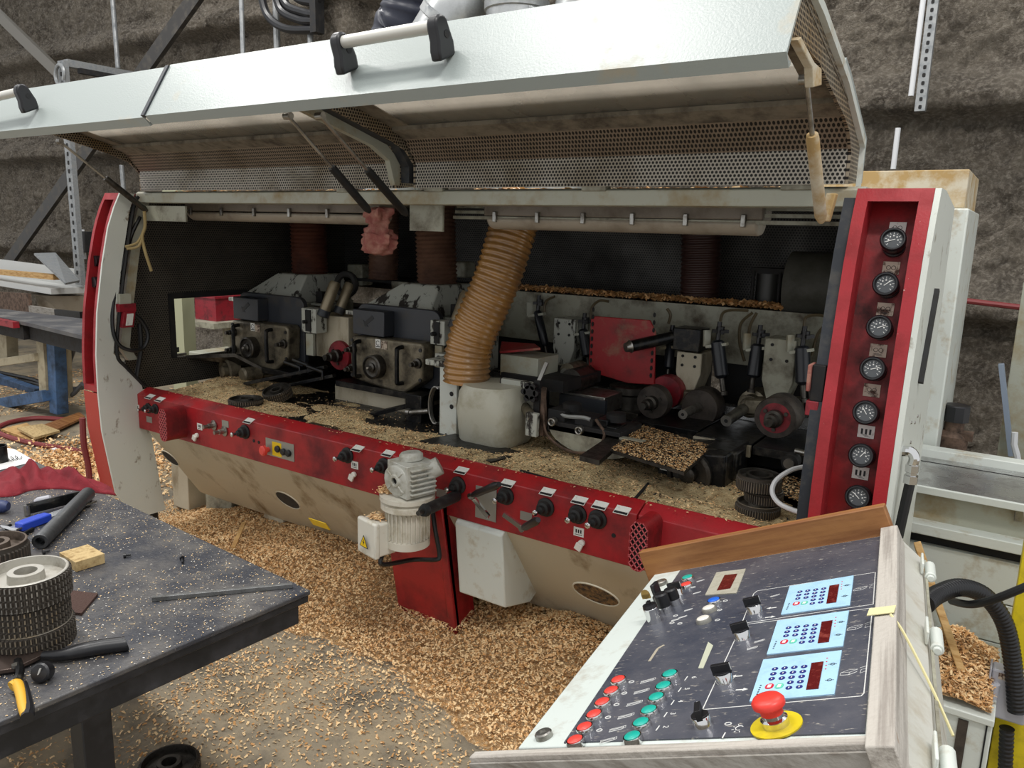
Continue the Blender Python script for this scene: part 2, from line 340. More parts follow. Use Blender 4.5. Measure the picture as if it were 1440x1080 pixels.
# back wall of sprayed fibre over sheeting with swollen horizontal rails
YW = 3.2
COLX0 = P(449, 30, y=2.85).x; COLX1 = P(545, 40, y=2.85).x
def wall_y(X, Z):
    y = np.full_like(X, YW)
    y -= .07 * (fbm(X * 1.3, Z * 1.3, 3) - .5) + .05 * (fbm(X * 5, Z * 7, 9) - .5) + .06 * (fbm(X * 14, Z * 14, 21, 3) - .5) + .05 * (vnoise(X * 30, Z * 30, 33) - .5)
    for zc in (.2, 1.30, 2.50, 3.68):
        zz = Z - zc - .05 * (fbm(X * .9, X * 0 + zc, 5) - .5)
        y -= .2 * sstep(-.10, -.02, zz) * (1 - sstep(.02, .26, zz))
    y -= .35 * sstep(COLX0 - .06, COLX0 + .02, X) * (1 - sstep(COLX0 + .27, COLX0 + .35, X)) + .12 * sstep(COLX0 + .3, COLX0 + .36, X) * (1 - sstep(COLX1 - .04, COLX1 + .04, X))
    return y
gx = np.linspace(-19, 3.0, 800); gz = np.linspace(0, 4.9, 200); GX, GZ = np.meshgrid(gx, gz)
gridmesh('wall_back', GX, wall_y(GX, GZ), GZ, wallm, kind='structure', label='rough brown grey fibre coated back wall with swollen rails')

# shavings on the floor
def mound(x, y):
    yb = -.02 - .16 * (x + 3.6) / 2.4 + .25 * (fbm(x * 1.6, y * 1.6, 31) - .5)
    base = sstep(-.22, .4, y - yb) * (1 - sstep(1.15, 1.6, y)) * sstep(-4.2, -3.3, x) * (1 - sstep(-.75, -.35, x))
    h = .13 * base * (.55 + .9 * fbm(x * 2.2, y * 2.2, 41)) 
    h += .13 * np.exp(-(((x + 1.25) / .42) ** 2 + ((y - .16) / .3) ** 2)) + .08 * np.exp(-(((x + 2.55) / .6) ** 2 + ((y - .28) / .25) ** 2))
    h += .02 * (fbm(x * 9, y * 9, 51) - .5) * np.minimum(1, h / .03)
    return h
mx = np.linspace(-4.4, -.2, 260); my = np.linspace(-.9, 1.7, 170); MX, MY = np.meshgrid(mx, my)
H = mound(MX, MY) + .012 * (fbm(MX * 30, MY * 30, 61, 2) - .5) * sstep(.0, .04, mound(MX, MY)) - .016 + .03 * (fbm(MX * 7, MY * 7, 67) - .5)
gridmesh('shavings_heap', MX, MY, H, mat('heaped_shavings', 'd0a672', .95, dirt=('a97e4c', .45, 40), dirt2=('e2c8a0', .35, 60), bump=(1.0, 160)), kind='stuff', label='heap of tan wood shavings piled along the machine base', cat='shavings')
n = 420000
px_ = RNG.uniform(-4.3, -.3, n); py_ = RNG.uniform(-1.3, .6, n); hh = mound(px_, py_)
keep = RNG.uniform(0, 1, n) < (.05 + .22 * np.clip(fbm(px_ * 2.1, py_ * 2.1, 71) - .42, 0, 1) * 2 + .45 * sstep(.0, .05, hh + .05 * (fbm(px_ * 5, py_ * 5, 73) - .5)))
px_, py_, hh = px_[keep], py_[keep], hh[keep]
flakes('floor_shavings', np.stack([px_, py_, np.maximum(hh, 0) + .004], -1), .0155, [chipA, chipB, chipA, chipC], 'loose curled shavings covering heap and floor before the machine', 'shavings', flat=.45)
n = 14000
px_ = RNG.uniform(-9, -4.3, n); py_ = RNG.uniform(-1.2, 2.4, n); k = fbm(px_ * .9, py_ * .9, 77) > .45
flakes('far_floor_shavings', np.stack([px_[k], py_[k], 0 * px_[k] + .004], -1), .035, [chipA, chipB, chipC], 'thin litter of shavings on the floor left of the machine', 'shavings', flat=.15)

# ------------------------------------------------------------------ the moulding machine
MA = E('planer_moulder', (-2.1, .6, 0), 'long white and red four-sided planer moulder with raised hood and exposed cutter heads', 'machine')
def part(name, mb, mats, parent=None, **k): return O(name, mb, mats, parent or MA, **k)
PROF = [(.066, .123), (-.04, .2), (-.152, .294), (-.174, .455), (-.198, .635), (-.203, .832), (-.198, 1.029), (-.177, 1.242), (-.133, 1.484), (-.091, 1.661), (-.053, 1.76), (-.017, 1.833)]
FRONT = PROF[2:]
def prof_y(z):
    for (y0, z0), (y1, z1) in zip(FRONT, FRONT[1:]):
        if z <= z1: return y0 + (y1 - y0) * max(0, (z - z0)) / (z1 - z0)
    return FRONT[-1][0]
def prof_pts(z0, z1, n=14): return [(prof_y(z0 + (z1 - z0) * k / n), z0 + (z1 - z0) * k / n) for k in range(n + 1)]
def Pprof(px, py, off):
    y = -.1
    for _ in range(8): p = P(px, py, y=y); y = prof_y(p.z) + off
    return P(px, py, y=y)
# left end column
XL0, XL1 = -4.0, -3.86
jamb = FRONT[::-1] + [(-.10, .2), (.02, .12), (.12, .12), (.09, .35), (.06, .6), (.03, .84), (-.06, .95), (-.11, 1.03), (-.08, 1.24), (-.03, 1.5), (.03, 1.76), (.06, 1.833)]
lc = part('end_column', MB().prism(jamb, XL1 - .012, XL1), whiteS, label='curved white jamb of the outfeed end column')
m = MB(); up = prof_pts(.87, 1.833); 
for a, b in ((XL0, XL0 + .022), (XL1 - .034, XL1 - .0125)): m.prism(up + [(y + .09, z) for y, z in reversed(up)], a, b)
tp = prof_pts(1.80, 1.833, 2); m.prism(tp + [(y + .09, z) for y, z in reversed(tp)], XL0 + .022, XL1 - .034)
m.bx(XL0, XL1 - .0125, -.2, -.08, .838, .87)
part('red_front_frame', m, redchip, lc)
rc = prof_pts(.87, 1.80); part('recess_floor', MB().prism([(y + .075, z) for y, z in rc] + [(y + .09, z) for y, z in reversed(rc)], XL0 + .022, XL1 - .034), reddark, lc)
lo = prof_pts(.294, .834); part('lower_cover', MB().prism(lo + [(-.04, .2), (.0, .25)] [::-1] + [(y + .09, z) for y, z in reversed(lo)], XL0, XL1 - .0125), redorange, lc)
for q, (a, b) in enumerate(((132, 367), (131, 397))):
    p = Pprof(a, b, .02); m = MB().lathe([(.022, 0), (.026, -.05), (.020, -.05), (.018, -.02)], p + V(0, -.0, 0), (0, -1, 0), 16, cap=False).lathe([(.027, .0), (.027, -.075)], p + V(0, .075, 0), (0, 1, 0), 16)
    part('push_button', m, black, lc)
part('foot', MB().cyl((XL1 - .05, .07, 0), (XL1 - .05, .07, .13), .03), rubber)
# seal and inner jamb frame beside the column
sp = [(XL1 + .004, y, z) for y, z in [(.075, 1.82), (.045, 1.76), (-.015, 1.5), (-.065, 1.24), (-.095, 1.03), (-.05, .95), (.045, .84)]]
part('door_seal', MB().tube(smooth_pts(sp, 4), .009, 6), rubber)
m = MB(); jp = [(.10, 1.80), (.07, 1.72), (.02, 1.5), (-.03, 1.24), (-.06, 1.05), (-.02, .98)]
m.prism(jp + [(y + .05, z) for y, z in reversed(jp)], XL1 - .05, XL1 - .02); part('inner_jamb', m, greygreen)
# right gauge column
XR0, XR1 = -.412, -.222
gcol = part('gauge_column', MB().prism(PROF[::-1] + [(.38, .1), (.38, 1.80), (.1, 1.833)], XR1 - .01, XR1 + .004), whiteS, label='white outer side of the gauge column with worn edge')
m = MB(); up = prof_pts(.5, 1.833)
for a, b in ((XR0, XR0 + .030), (XR1 - .042, XR1 - .0105)): m.prism(up + [(y + .12, z) for y, z in reversed(up)], a, b)
tp = prof_pts(1.80, 1.833, 2); m.prism(tp + [(y + .12, z) for y, z in reversed(tp)], XR0 + .030, XR1 - .042)
part('red_front_frame', m, redchip, gcol)
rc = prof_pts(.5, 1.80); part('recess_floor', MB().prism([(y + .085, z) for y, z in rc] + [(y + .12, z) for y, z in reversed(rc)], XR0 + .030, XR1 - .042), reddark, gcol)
part('column_back', MB().bx(XR0 + .005, XR1 - .012, .105, .36, .1, 1.82), greydark, gcol)
GA = [((1255, 342), (1262, 321)), ((1247, 400), (1253, 377)), ((1238, 460), (1245, 435)), ((1229, 518), (1235, 493)), ((1219, 579), (1226, 549)), ((1213, 639), (1218, 607)), ((1208, 697), (1210, 665))]
gm = MB(); gm.mat(0).lathe([(.027, 0), (.027, .012), (.024, .014), (.024, .04), (.030, .045), (.031, .064), (.028, .068), (.025, .068), (.024, .058)], (0, 0, 0), (0, 0, 1), 28, cap=False).lathe([(.0001, .0585), (.0242, .0585)], (0, 0, 0), (0, 0, 1), 28, cap=False)
gm.mat(1).lathe([(.0001, .0592), (.0215, .0592)], (0, 0, 0), (0, 0, 1), 28, cap=False)
gm.mat(2)
for k in range(11):
    t = math.radians(-45 + 27 * k); gm.obox((.0175 * math.cos(t), .0175 * math.sin(t), .0597), (.0025 * math.cos(t), .0025 * math.sin(t), 0), (-.0006 * math.sin(t), .0006 * math.cos(t), 0), (0, 0, .0003))
for k in range(5):
    t = math.radians(0 + 45 * k); gm.obox((.011 * math.cos(t), .011 * math.sin(t), .0597), (.0016, 0, 0), (0, .0016, 0), (0, 0, .0003))
dial = mat('gauge_dial', '4a4d50', .3)
for q, (g, lb) in enumerate(GA):
    p = Pprof(*g, .045); p = V(p.x, prof_y(p.z) + .085, p.z) + V(0, 0, -.012)
    if q == 0: zdir = V(.05, -.93, .34)
    else: zdir = V(.0, -.97, .22)
    zdir.normalize(); xd = V(1, 0, 0); xd = (xd - zdir * xd.dot(zdir)).normalized(); yd = zdir.cross(xd)
    g_ = part('pressure_gauge', gm, [black, dial, print_m], gcol, M=TM(p, xd, yd, zdir), key='gauge', smooth=50)
    ang = math.radians([200, 40, 25, 20, 125, 55, 140][q])
    p2 = Pprof(*lb, .083); t = Vector((0, prof_y(p2.z + .02) - prof_y(p2.z - .02), .04)).normalized(); nn = V(1, 0, 0).cross(t)
    if nn.y > 0: nn = -nn
    w, h = .02, .0165
    pl = MB().mat(0).obox(p2, V(w, 0, 0), t * h, nn * .0008).mat(1)
    if q < 5:
        for dx in (-.006, .006): pl.tube([p2 + nn * .0012 + V(dx + .005 * math.cos(a), 0, 0) + t * (.001 + .005 * math.sin(a)) for a in np.linspace(0, 6.28, 13)[:-1]], .0006, 4, closed=True)
    else:
        for dx in (-.01, 0, .01): pl.obox(p2 + V(dx, 0, 0) + nn * .001, V(.0025, 0, 0), t * .007, nn * .0004)
    for k in range(3): pl.obox(p2 + t * (-.008 - .0022 * k) + nn * .001 + V(.004 * (k - 1), 0, 0), V(.007, 0, 0), t * .0004, nn * .0004)
    part('gauge_label', pl, [labeldirty if 0 < q < 6 and q != 5 else label_m, ink], gcol)
    ndl = MB().mat(0).bar(p + zdir * .0605 - (xd * math.cos(ang) + yd * math.sin(ang)) * .005, p + zdir * .0605 + (xd * math.cos(ang) + yd * math.sin(ang)) * .016, .0018, .0006, zdir); part('gauge_needle', ndl, print_m, gcol)
m = MB(); sp = [(XR0 - .016, y - .0, z) for y, z in prof_pts(.86, 1.8, 12)]
m.prism([(y + .02, z) for y, z in prof_pts(.8, 1.81)] + [(y + .09, z) for y, z in reversed(prof_pts(.8, 1.81))], XR0 - .032, XR0 - .001); part('dark_seal', m, bluegrey, gcol)
a = Pprof(1148, 555, .03); part('seal_tail', MB().tube(smooth_pts([a + V(-.02, .03, .03), P(1150, 610, y=-.1), P(1148, 660, y=-.09), P(1135, 718, y=-.08)], 6), .014, 8), rubber, gcol)
# interlock switch on the column edge
p = Pprof(1153, 540, .02); part('interlock_switch', MB().mat(0).bx(p.x - .02, p.x + .012, p.y - .01, p.y + .05, p.z - .045, p.z + .05).mat(1).bx(p.x - .03, p.x - .021, p.y - .02, p.y + .04, p.z - .02, p.z + .05).mat(2).bx(p.x - .028, p.x + .004, p.y - .012, p.y + .03, p.z - .085, p.z - .046), [blackm, pinkrag, redpu], gcol, bevel=.002)
for (a, b) in ((1290, 585), (1281, 594), (1286, 594), (1280, 622), (1279, 640), (1276, 655)):
    p = P(a, b, x=XR1 + .004); part('rivet', MB().lathe([(.005, 0), (.004, .003)], p, (1, 0, 0), 8), steel, gcol)
p0 = P(1306, 470, x=XR1 + .004); p1 = P(1291, 538, x=XR1 + .004)
part('black_edge_strip', MB().bar(p0 + V(.006, 0, .12), p1 + V(.006, 0, 0), .02, .012, (1, 0, 0)), rubber, gcol)
# elbow fitting and cable on the column side
f0 = P(1284, 648, x=XR1 + .03); m = MB().mat(0).tube(smooth_pts([f0 + V(-.03, 0, .02), f0 + V(-.008, 0, .022), f0 + V(.002, 0, .008), f0 + V(.0, 0, -.01)], 5), .013, 10)
m.lathe([(.017, 0), (.017, .018), (.014, .02), (.014, .026), (.018, .028), (.018, .048)], f0 + V(0, 0, -.01), (0, 0, -1), 6); m.mat(1).tube(smooth_pts([f0 + V(0, 0, -.055), f0 + V(-.004, -.004, -.11), f0 + V(-.01, -.01, -.2)], 5), .0125, 10)
part('conduit_elbow', m, [chrome, cablemat], gcol)
# rear cabinet behind the gauge column, beam and roof
q = P(1363, 293, y=1.03); m = MB().bx(-.6, q.x, 1.03, 1.6, .5, q.z); part('rear_cabinet', m, white, bevel=.006)
q2 = P(1364, 238, y=1.08); m = MB().bx(-.75, q2.x, 1.08, 1.6, q.z + .002, q2.z); part('cabinet_cap', m, yellowed, bevel=.004)
beam = part('top_beam', MB().prism([(.10, 1.79), (.10, 1.838), (.115, 1.846), (.22, 1.846), (.22, 1.79)], XL1 - .06, XR0 - .002), greygreen, bevel=.003)
for a in (485, 610, 835, 1120):
    p = P(a, 268, y=.10); part('hinge_block', MB().bx(p.x - .045, p.x + .045, .094, .135, 1.836, 1.862), greydark, beam, bevel=.003)
roof = part('roof_panel', MB().bx(XL0, -.45, .22, 1.62, 1.825, 1.846), greygreen)
n = 9000; x = RNG.uniform(-3.8, -.6, n); y = RNG.uniform(.24, .75, n); k = fbm(x * 3, y * 5, 81) > .42
flakes('roof_shavings', np.stack([x[k], y[k], 0 * x[k] + .005 + 1.846], -1), .03, [chipA, chipB, chipC], 'shavings lying on the machine roof behind the beam', 'shavings', flat=.3)
# end wall with outfeed opening, dark rear screen
XE = -3.95; o0 = P(243, 420, x=XE); oy1 = .78; oz0 = .95
m = MB().bx(XE - .008, XE, .0, o0.y, .8, 1.825).bx(XE - .008, XE, o0.y, oy1, o0.z, 1.825).bx(XE - .008, XE, oy1, 1.62, .8, 1.825).bx(XE - .008, XE, o0.y, oy1, .8, oz0)
part('outfeed_end_screen', m, perfDY)
m = MB(); 
for a, b, c, d in ((o0.y - .03, o0.y, oz0, o0.z + .03), (o0.y, oy1, o0.z, o0.z + .03)): m.bx(XE, XE + .012, a, b, c, d)
part('opening_frame', m, blackm)
part('rear_screen', MB().bx(XE, -.45, 1.60, 1.61, 1.30, 1.825), perfD)
part('rear_shelf', MB().bx(XE, -.45, 1.26, 1.62, 1.37, 1.385), blackm)
bp_ = part('rear_spindle_plate', MB().bx(-3.2, -.46, 1.25, 1.262, 1.13, 1.385), greydark)
n = 2600; x = RNG.uniform(-2.3, -.9, n); y = RNG.uniform(1.26, 1.36, n)
flakes('shelf_shavings', np.stack([x, y, 0 * x + 1.392 + RNG.uniform(0, .02, n)], -1), .03, [chipB, chipC], 'brown shavings along the shelf behind the feed rollers', 'shavings')
# deck, base
part('deck', MB().bx(XL1, XR0, .075, 1.62, .77, .792), blacksteel)
deckw = part('deck_front_wall', MB().bx(XL1, XR0, .05, .075, .60, .805), greydark)
strip = part('control_strip', MB().prism([(.0, .614), (.0, .80), (.058, .828), (.075, .828), (.075, .614)], -3.86, -.98), red, label='red control strip running along the machine front', bevel=.003)
part('strip_end', MB().prism([(.0, .614), (.0, .80), (.058, .828), (.075, .828), (.075, .614)], -.975, -.43), redchip, bevel=.003)
base = part('base_panel', MB().prism([(.01, .614), (.10, .614), (.42, .19), (.33, .17), (.30, .19)], -3.80, -.5), cream, label='cream sloping base panel with oval openings')
for (a, b, rx) in ((405, 703, .07), (838, 835, .085), (240, 644, .05)):
    nrm = V(0, -.82, -.57).normalized(); q = PP(a, b, (0, .01, .614), V(0, .424, .29).cross(V(1, 0, 0)).normalized()); t = V(0, .29, -.424).normalized()
    nrm = V(1, 0, 0).cross(t); nrm = nrm if nrm.y < 0 else -nrm
    part('oval_opening', MB().mat(0).plate([q + nrm * .001 + V(rx * math.cos(s), 0, 0) + t * .055 * math.sin(s) for s in np.linspace(0, 2 * math.pi, 25)[:-1]], .001, nrm).mat(1).tube([q + nrm * .002 + V(rx * math.cos(s), 0, 0) + t * .055 * math.sin(s) for s in np.linspace(0, 2 * math.pi, 25)[:-1]], .003, 5, closed=True), [mat('dim_hole', '2a2118', .95, dirt=('7a5d38', .5, 60)) if a == 838 else blackm, cream], base)
part('service_bump', MB().prism([(.0, .614), (-.015, .60), (.02, .30), (.2, .25), (.3, .3), (.1, .612)], -1.72, -1.50), white, base, bevel=.006)
yq = PP(450, 735, (0, .01, .614), V(0, .424, .29).cross(V(1, 0, 0)).normalized()); t = V(0, .29, -.424).normalized()
part('yellow_sticker', MB().obox(yq + V(0, -.004, -.004), V(.05, 0, 0), t * .022, V(0, -.001, -.001)), yellowl, base)
for x in (-3.75, -2.95, -2.3, -1.15, -.7): part('base_block', MB().bx(x - .12, x + .12, .38, .9, .0, .3), greydark, bevel=.004)
part('underframe', MB().bx(-3.8, -.5, .55, 1.5, .12, .77), blackm)
for a, b in ((389, 735), (258, 690)): 
    p = P(a, b, y=.36); part('support_foot', MB().bx(p.x - .08, p.x + .08, .34, .55, .02, .30), cream, bevel=.005)
# red foot cover below the motor
FX0, FX1 = -2.09, -1.77
m = MB().prism([(-.03, .66), (.09, .03), (.11, .03), (.0, .66)], FX0, FX1).prism([(-.035, .66), (.085, .0), (.22, .0), (.10, .66)], FX1 - .035, FX1).prism([(-.03, .66), (.085, .1), (.2, .1), (.10, .66)], FX0, FX0 + .02)
part('red_foot_cover', m, red, bevel=.004)
# ------------------------------------------------------------------ control strip fittings (front face y=0)
hub = MB().mat(0).lathe([(.034, 0), (.034, .006), (.026, .010), (.024, .028), (.016, .032), (.014, .045)], (0, 0, 0), (0, 0, 1), 22).mat(1).lathe([(.009, .045), (.009, .066), (.011, .068), (.011, .076), (.006, .078)], (0, 0, 0), (0, 0, 1), 6)
FR = lambda p: TM(p, (1, 0, 0), (0, 0, 1), (0, -1, 0))
for k, (a, b) in enumerate([(489, 640), (541, 655), (645, 682), (712, 697), (768, 713), (813, 723), (841, 730), (345, 607), (219, 575), (209, 574)]):
    M = FR(P(a, b, y=0)); s = .8 if k > 7 else 1
    part('adjuster_spindle', hub, [rubber, chrome], strip, M=M @ Matrix.Scale(s, 4), key='hub', smooth=45)
lab = MB().mat(0).bx(-.026, .026, -.019, .019, 0, .002).mat(1).bx(-.024, .024, -.017, -.007, .002, .0024)
tchf = V(0, .058, .028).normalized(); nch = V(0, -.028, .058).normalized()
for (a, b) in [(211, 558), (225, 562), (350, 592), (503, 631), (546, 638), (649, 662), (714, 680), (770, 692), (815, 704), (844, 711), (875, 718)]:
    q = PP(a, b, (0, .0, .80), nch); part('scale_label', lab, [label_m, ink], strip, M=TM(q, (1, 0, 0), tchf, nch), key='scalelabel')
sw = MB().mat(0).lathe([(.012, 0), (.012, .012)], (0, 0, 0), (0, 0, 1), 14).obox((-.006, -.012, .016), (.005, .012, 0), (.012, -.005, 0), (0, 0, .005))
for (a, b) in ((278, 612), (193, 584), (499, 667), (819, 763)): part('selector_switch', sw, btnwhite, strip, M=FR(P(a, b, y=0)), key='sw', bevel=.002)
sm = MB().mat(0).bx(-.02, .02, -.016, .016, 0, .0015).mat(1)
for k in range(3): sm.bx(-.012 + .009 * k, -.007 + .009 * k, -.004, .009, .0015, .002)
sm.bx(-.014, .014, -.011, -.009, .0015, .002)
for (a, b) in ((281, 600), (193, 573), (499, 654), (814, 748)): part('switch_label', sm, [label_m, ink], strip, M=FR(P(a, b, y=0)), key='swlabel')
for (a, b) in ((210, 590), (317, 596), (740, 726), (621, 694)):
    part('rating_plate', MB().bx(-.025, .025, -.016, .016, 0, .0015), silverplate, strip, M=FR(P(a, b, y=0)), key='plate')
for (a, b) in ((301, 598), (316, 606)):
    q = P(a, b, y=0); part('metal_spindle', MB().lathe([(.026, 0), (.026, .004), (.013, .006), (.013, .03), (.009, .03), (.009, .055)], q, (-.12, -1, 0), 14), steel, strip)
for (a, b) in ((357, 620), (364, 622), (628, 700), (863, 753)): part('drilled_hole', MB().lathe([(.008, 0), (.008, .001)], P(a, b, y=-.0005), (0, -1, 0), 12), blackm, strip)
# emergency stop plate
q = P(394, 632, y=0); ep = part('stop_plate', MB().mat(0).bx(q.x - .095, q.x + .095, -.003, -.0001, q.z - .04, q.z + .04).mat(1).bx(q.x - .05, q.x + .012, -.0036, -.003, q.z - .035, q.z + .03), [silverplate, yellowl], strip)
part('stop_button', MB().lathe([(.012, 0), (.012, .02), (.024, .022), (.024, .034), (.018, .04)], P(378, 632, y=0), (-.1, -1, 0), 18), btnred, strip)
for a, b in ((392, 631), (400, 635), (407, 637)): part('black_push_button', MB().lathe([(.016, 0), (.016, .012), (.012, .016)], P(a, b, y=0), (0, -1, 0), 14), black, strip)
# ventilation scoops with diagonal mesh
wirem = mat('pale_red_wire', 'b8565a', .5)
def scoop(cpx, cpy, side=-1, w=.062, h=.165, dep=.11):
    c = P(cpx, cpy, y=-dep); X = c.x; z = c.z
    ring = rrect(w, h, w * .49, 7); n = len(ring); vs = []; fs = []
    for y, sc in ((-dep + .012, .86), (-dep, .9), (-dep, 1.0), (-.0, 1.06)):
        for a, b in ring: vs.append((X + a * sc, y, z + b * (.5 + .5 * sc)))
    for i in range(3):
        for k in range(n): k2 = (k + 1) % n; fs.append((i * n + k, i * n + k2, (i + 1) * n + k2, (i + 1) * n + k))
    part('vent_scoop', MB().add(vs, fs), red, strip, smooth=40)
    part('scoop_inside', MB().plate([(X + a * .88, -dep + .014, z + b * .95) for a, b in ring], .004, (0, 1, 0)), blackm, strip)
    hw = w / 2; hh = h / 2; rr = w * .49
    def clip(x0, z0, x1, z1):
        pts = [(x0 + (x1 - x0) * t / 40, z0 + (z1 - z0) * t / 40) for t in range(41)]
        def ins(p):
            a, b = abs(p[0]), abs(p[1])
            if a > hw or b > hh: return False
            if b > hh - rr and a > hw - rr: return (a - hw + rr) ** 2 + (b - hh + rr) ** 2 < rr * rr
            return True
        k = [p for p in pts if ins(p)]
        if len(k) > 2: part('mesh_wire', MB().bar((X + k[0][0], -dep, z + k[0][1]), (X + k[-1][0], -dep, z + k[-1][1]), .003, .003, (0, 1, 0)), wirem, strip)
    for d in np.arange(-.12, .121, .024):
        clip(-w * .5, d - .04, w * .5, d + .04); clip(-w * .5, d + .04, w * .5, d - .04)
scoop(897, 769); scoop(229, 598)
# crank handles
def crank(a, b, c, yb=-.05):
    p, q, r = P(*a, y=yb), P(*b, y=yb - .01), P(*c, y=yb - .09)
    part('crank_handle', MB().mat(0).cyl(P(*a, y=0), p, .012).bar(p, q, .017, .01, (0, -1, 0)).lathe([(.012, 0), (.012, .016)], p + V(0, .006, 0), (0, -1, 0), 14).mat(1).tube([p + (r - p) * t for t in (0.02, .1, .2, .5, .85, 1)], .013, 10, rf=lambda i, t: [.008, .011, .014, .0135, .015, .009][i]), [chrome, black], strip)
crank((663, 697), (687, 727), (702, 681)); crank((735, 743), (708, 723), (757, 731), -.06)
q = P(683, 707, y=0); part('crank_plate', MB().bx(q.x - .045, q.x + .05, -.004, -.0002, q.z - .065, q.z + .06), silverplate, strip, bevel=.001)
# drive motor with right-angle gearbox
mo = P(573, 740, y=-.15); mx_, my_, mz_ = mo.x, -.15, mo.z
ribs = MB().mat(0).lathe([(.07, -.075), (.085, -.068), (.085, -.04), (.076, -.038), (.076, .07), (.09, .075), (.10, .08), (.10, .10), (.09, .105), (.092, .11), (.104, .114), (.104, .13), (.06, .134), (.05, .15)], mo, (0, 0, 1), 28)
for k in range(28):
    t = 2 * math.pi * k / 28; d = V(math.cos(t), math.sin(t), 0); ribs.obox(mo + d * .079 + V(0, 0, .015), d * .006, V(-d.y, d.x, 0) * .0022, V(0, 0, .052))
motor = part('drive_motor', ribs, mat('motor_paint', 'd0cbbd', .45, dirt=('a0957a', .25, 14)), label='cream ribbed gear motor hung on the machine front')
gq = mo + V(.02, .0, .20)
m = MB().mat(0).obox(gq, V(.062, -.016, 0), V(.016, .062, 0), V(0, 0, .062)).mat(0)
for k in range(6): m.obox(gq + V(.008, .0, -.045 + .018 * k), V(.069, -.016, 0), V(.014, .052, 0), V(0, 0, .004))
fd = V(-.03, -.97, -.03).normalized(); fc = gq + V(-.012, -.066, 0)
m.lathe([(.058, -.004), (.058, .008), (.05, .012), (.024, .012), (.024, .018), (.013, .018), (.013, .004)], fc, fd, 24, cap=False).lathe([(.0001, .004), (.013, .004)], fc, fd, 16, cap=False)
for k in range(4):
    t = math.pi / 4 + k * math.pi / 2; a, b, _ = frame(fd); d = a * math.cos(t) + b * math.sin(t); m.bar(fc + fd * .012 + d * .02, fc + fd * .012 + d * .052, .006, .008, fd); m.lathe([(.006, 0), (.006, .005)], fc + d * .05 + fd * .008, fd, 6)
m.lathe([(.045, 0), (.045, .02), (.035, .03)], gq + V(-.01, .01, .06), (-.1, 0, 1), 18).cyl(gq + V(.05, .03, .02), gq + V(.085, .06, .045), .035)
part('gearbox', m, mat('grey_gearbox', 'b9b9b0', .42, dirt=('8d8672', .3, 18)), motor, bevel=.003)
part('shaft_bore', MB().lathe([(.0001, 0), (.0125, 0)], fc + fd * .006, fd, 16, cap=False), blackm, motor)
tq = mo + V(-.08, -.075, -.03); ta = V(.055, -.012, 0); tb = V(.01, .045, 0)
tb_ = part('terminal_box', MB().obox(tq, ta, tb, V(0, 0, .065)).obox(tq - tb * .9, ta * 1.07, tb * .25, V(0, 0, .07)), mat('terminal_box_paint', 'd3d0c4', .4, dirt=('a99c7c', .2, 20)), motor, bevel=.008, segs=3)
tn = -(tb.normalized()); tc_ = tq + tn * (.045 * 1.15 + .0105) + V(0, 0, -.012); tx = ta.normalized()
part('hazard_sign', MB().mat(0).plate([tc_ + tx * a + V(0, 0, b) for a, b in ((-.027, -.02), (.027, -.02), (0, .028))], .001, tn).mat(1).plate([tc_ + tn * .0011 + tx * a + V(0, 0, b) for a, b in ((-.022, -.017), (.022, -.017), (0, .022))], .0005, tn).mat(0).plate([tc_ + tn * .0017 + tx * a + V(0, 0, b) for a, b in ((.003, .013), (-.006, -.001), (-.001, -.001), (-.003, -.013), (.006, .002), (.001, .002))], .0005, tn), [ink, yellowl], motor)
n = 420; x = RNG.normal(0, .02, n); y = RNG.normal(0, .018, n)
flakes('motor_shavings', np.concatenate([np.stack([mo.x - .06 + x, mo.y - .03 + y, mo.z + .134 + np.abs(RNG.normal(0, .006, n))], -1), np.stack([tq.x + x * .8, tq.y + y * .7, tq.z + .07 + np.abs(RNG.normal(0, .003, n))], -1)]), .016, [chipA, chipB], 'small heap of shavings on the motor flange', 'shavings', flat=.3)
part('motor_cable', MB().tube(smooth_pts([tq + V(.03, 0, -.06), tq + V(.04, -.02, -.10), P(582, 787, y=-.08), P(612, 787, y=-.06), P(618, 780, y=-.05), P(612, 745, y=-.05), P(608, 715, y=-.03)], 6), .009, 8), cablemat, motor)
h0, h1 = P(643, 697, y=-.02), P(588, 722, y=-.30)
d = (h1 - h0); part('black_sleeve_handle', MB().mat(0).tube([h0 + d * t for t in (0, .03, .06, .8, .83, .9)], .019, 14, rf=lambda i, t: [.016, .022, .022, .021, .024, .018][i]).mat(1).cyl(h0 + d * .89, h0 + d, .009), [rubber, dsteel], strip)

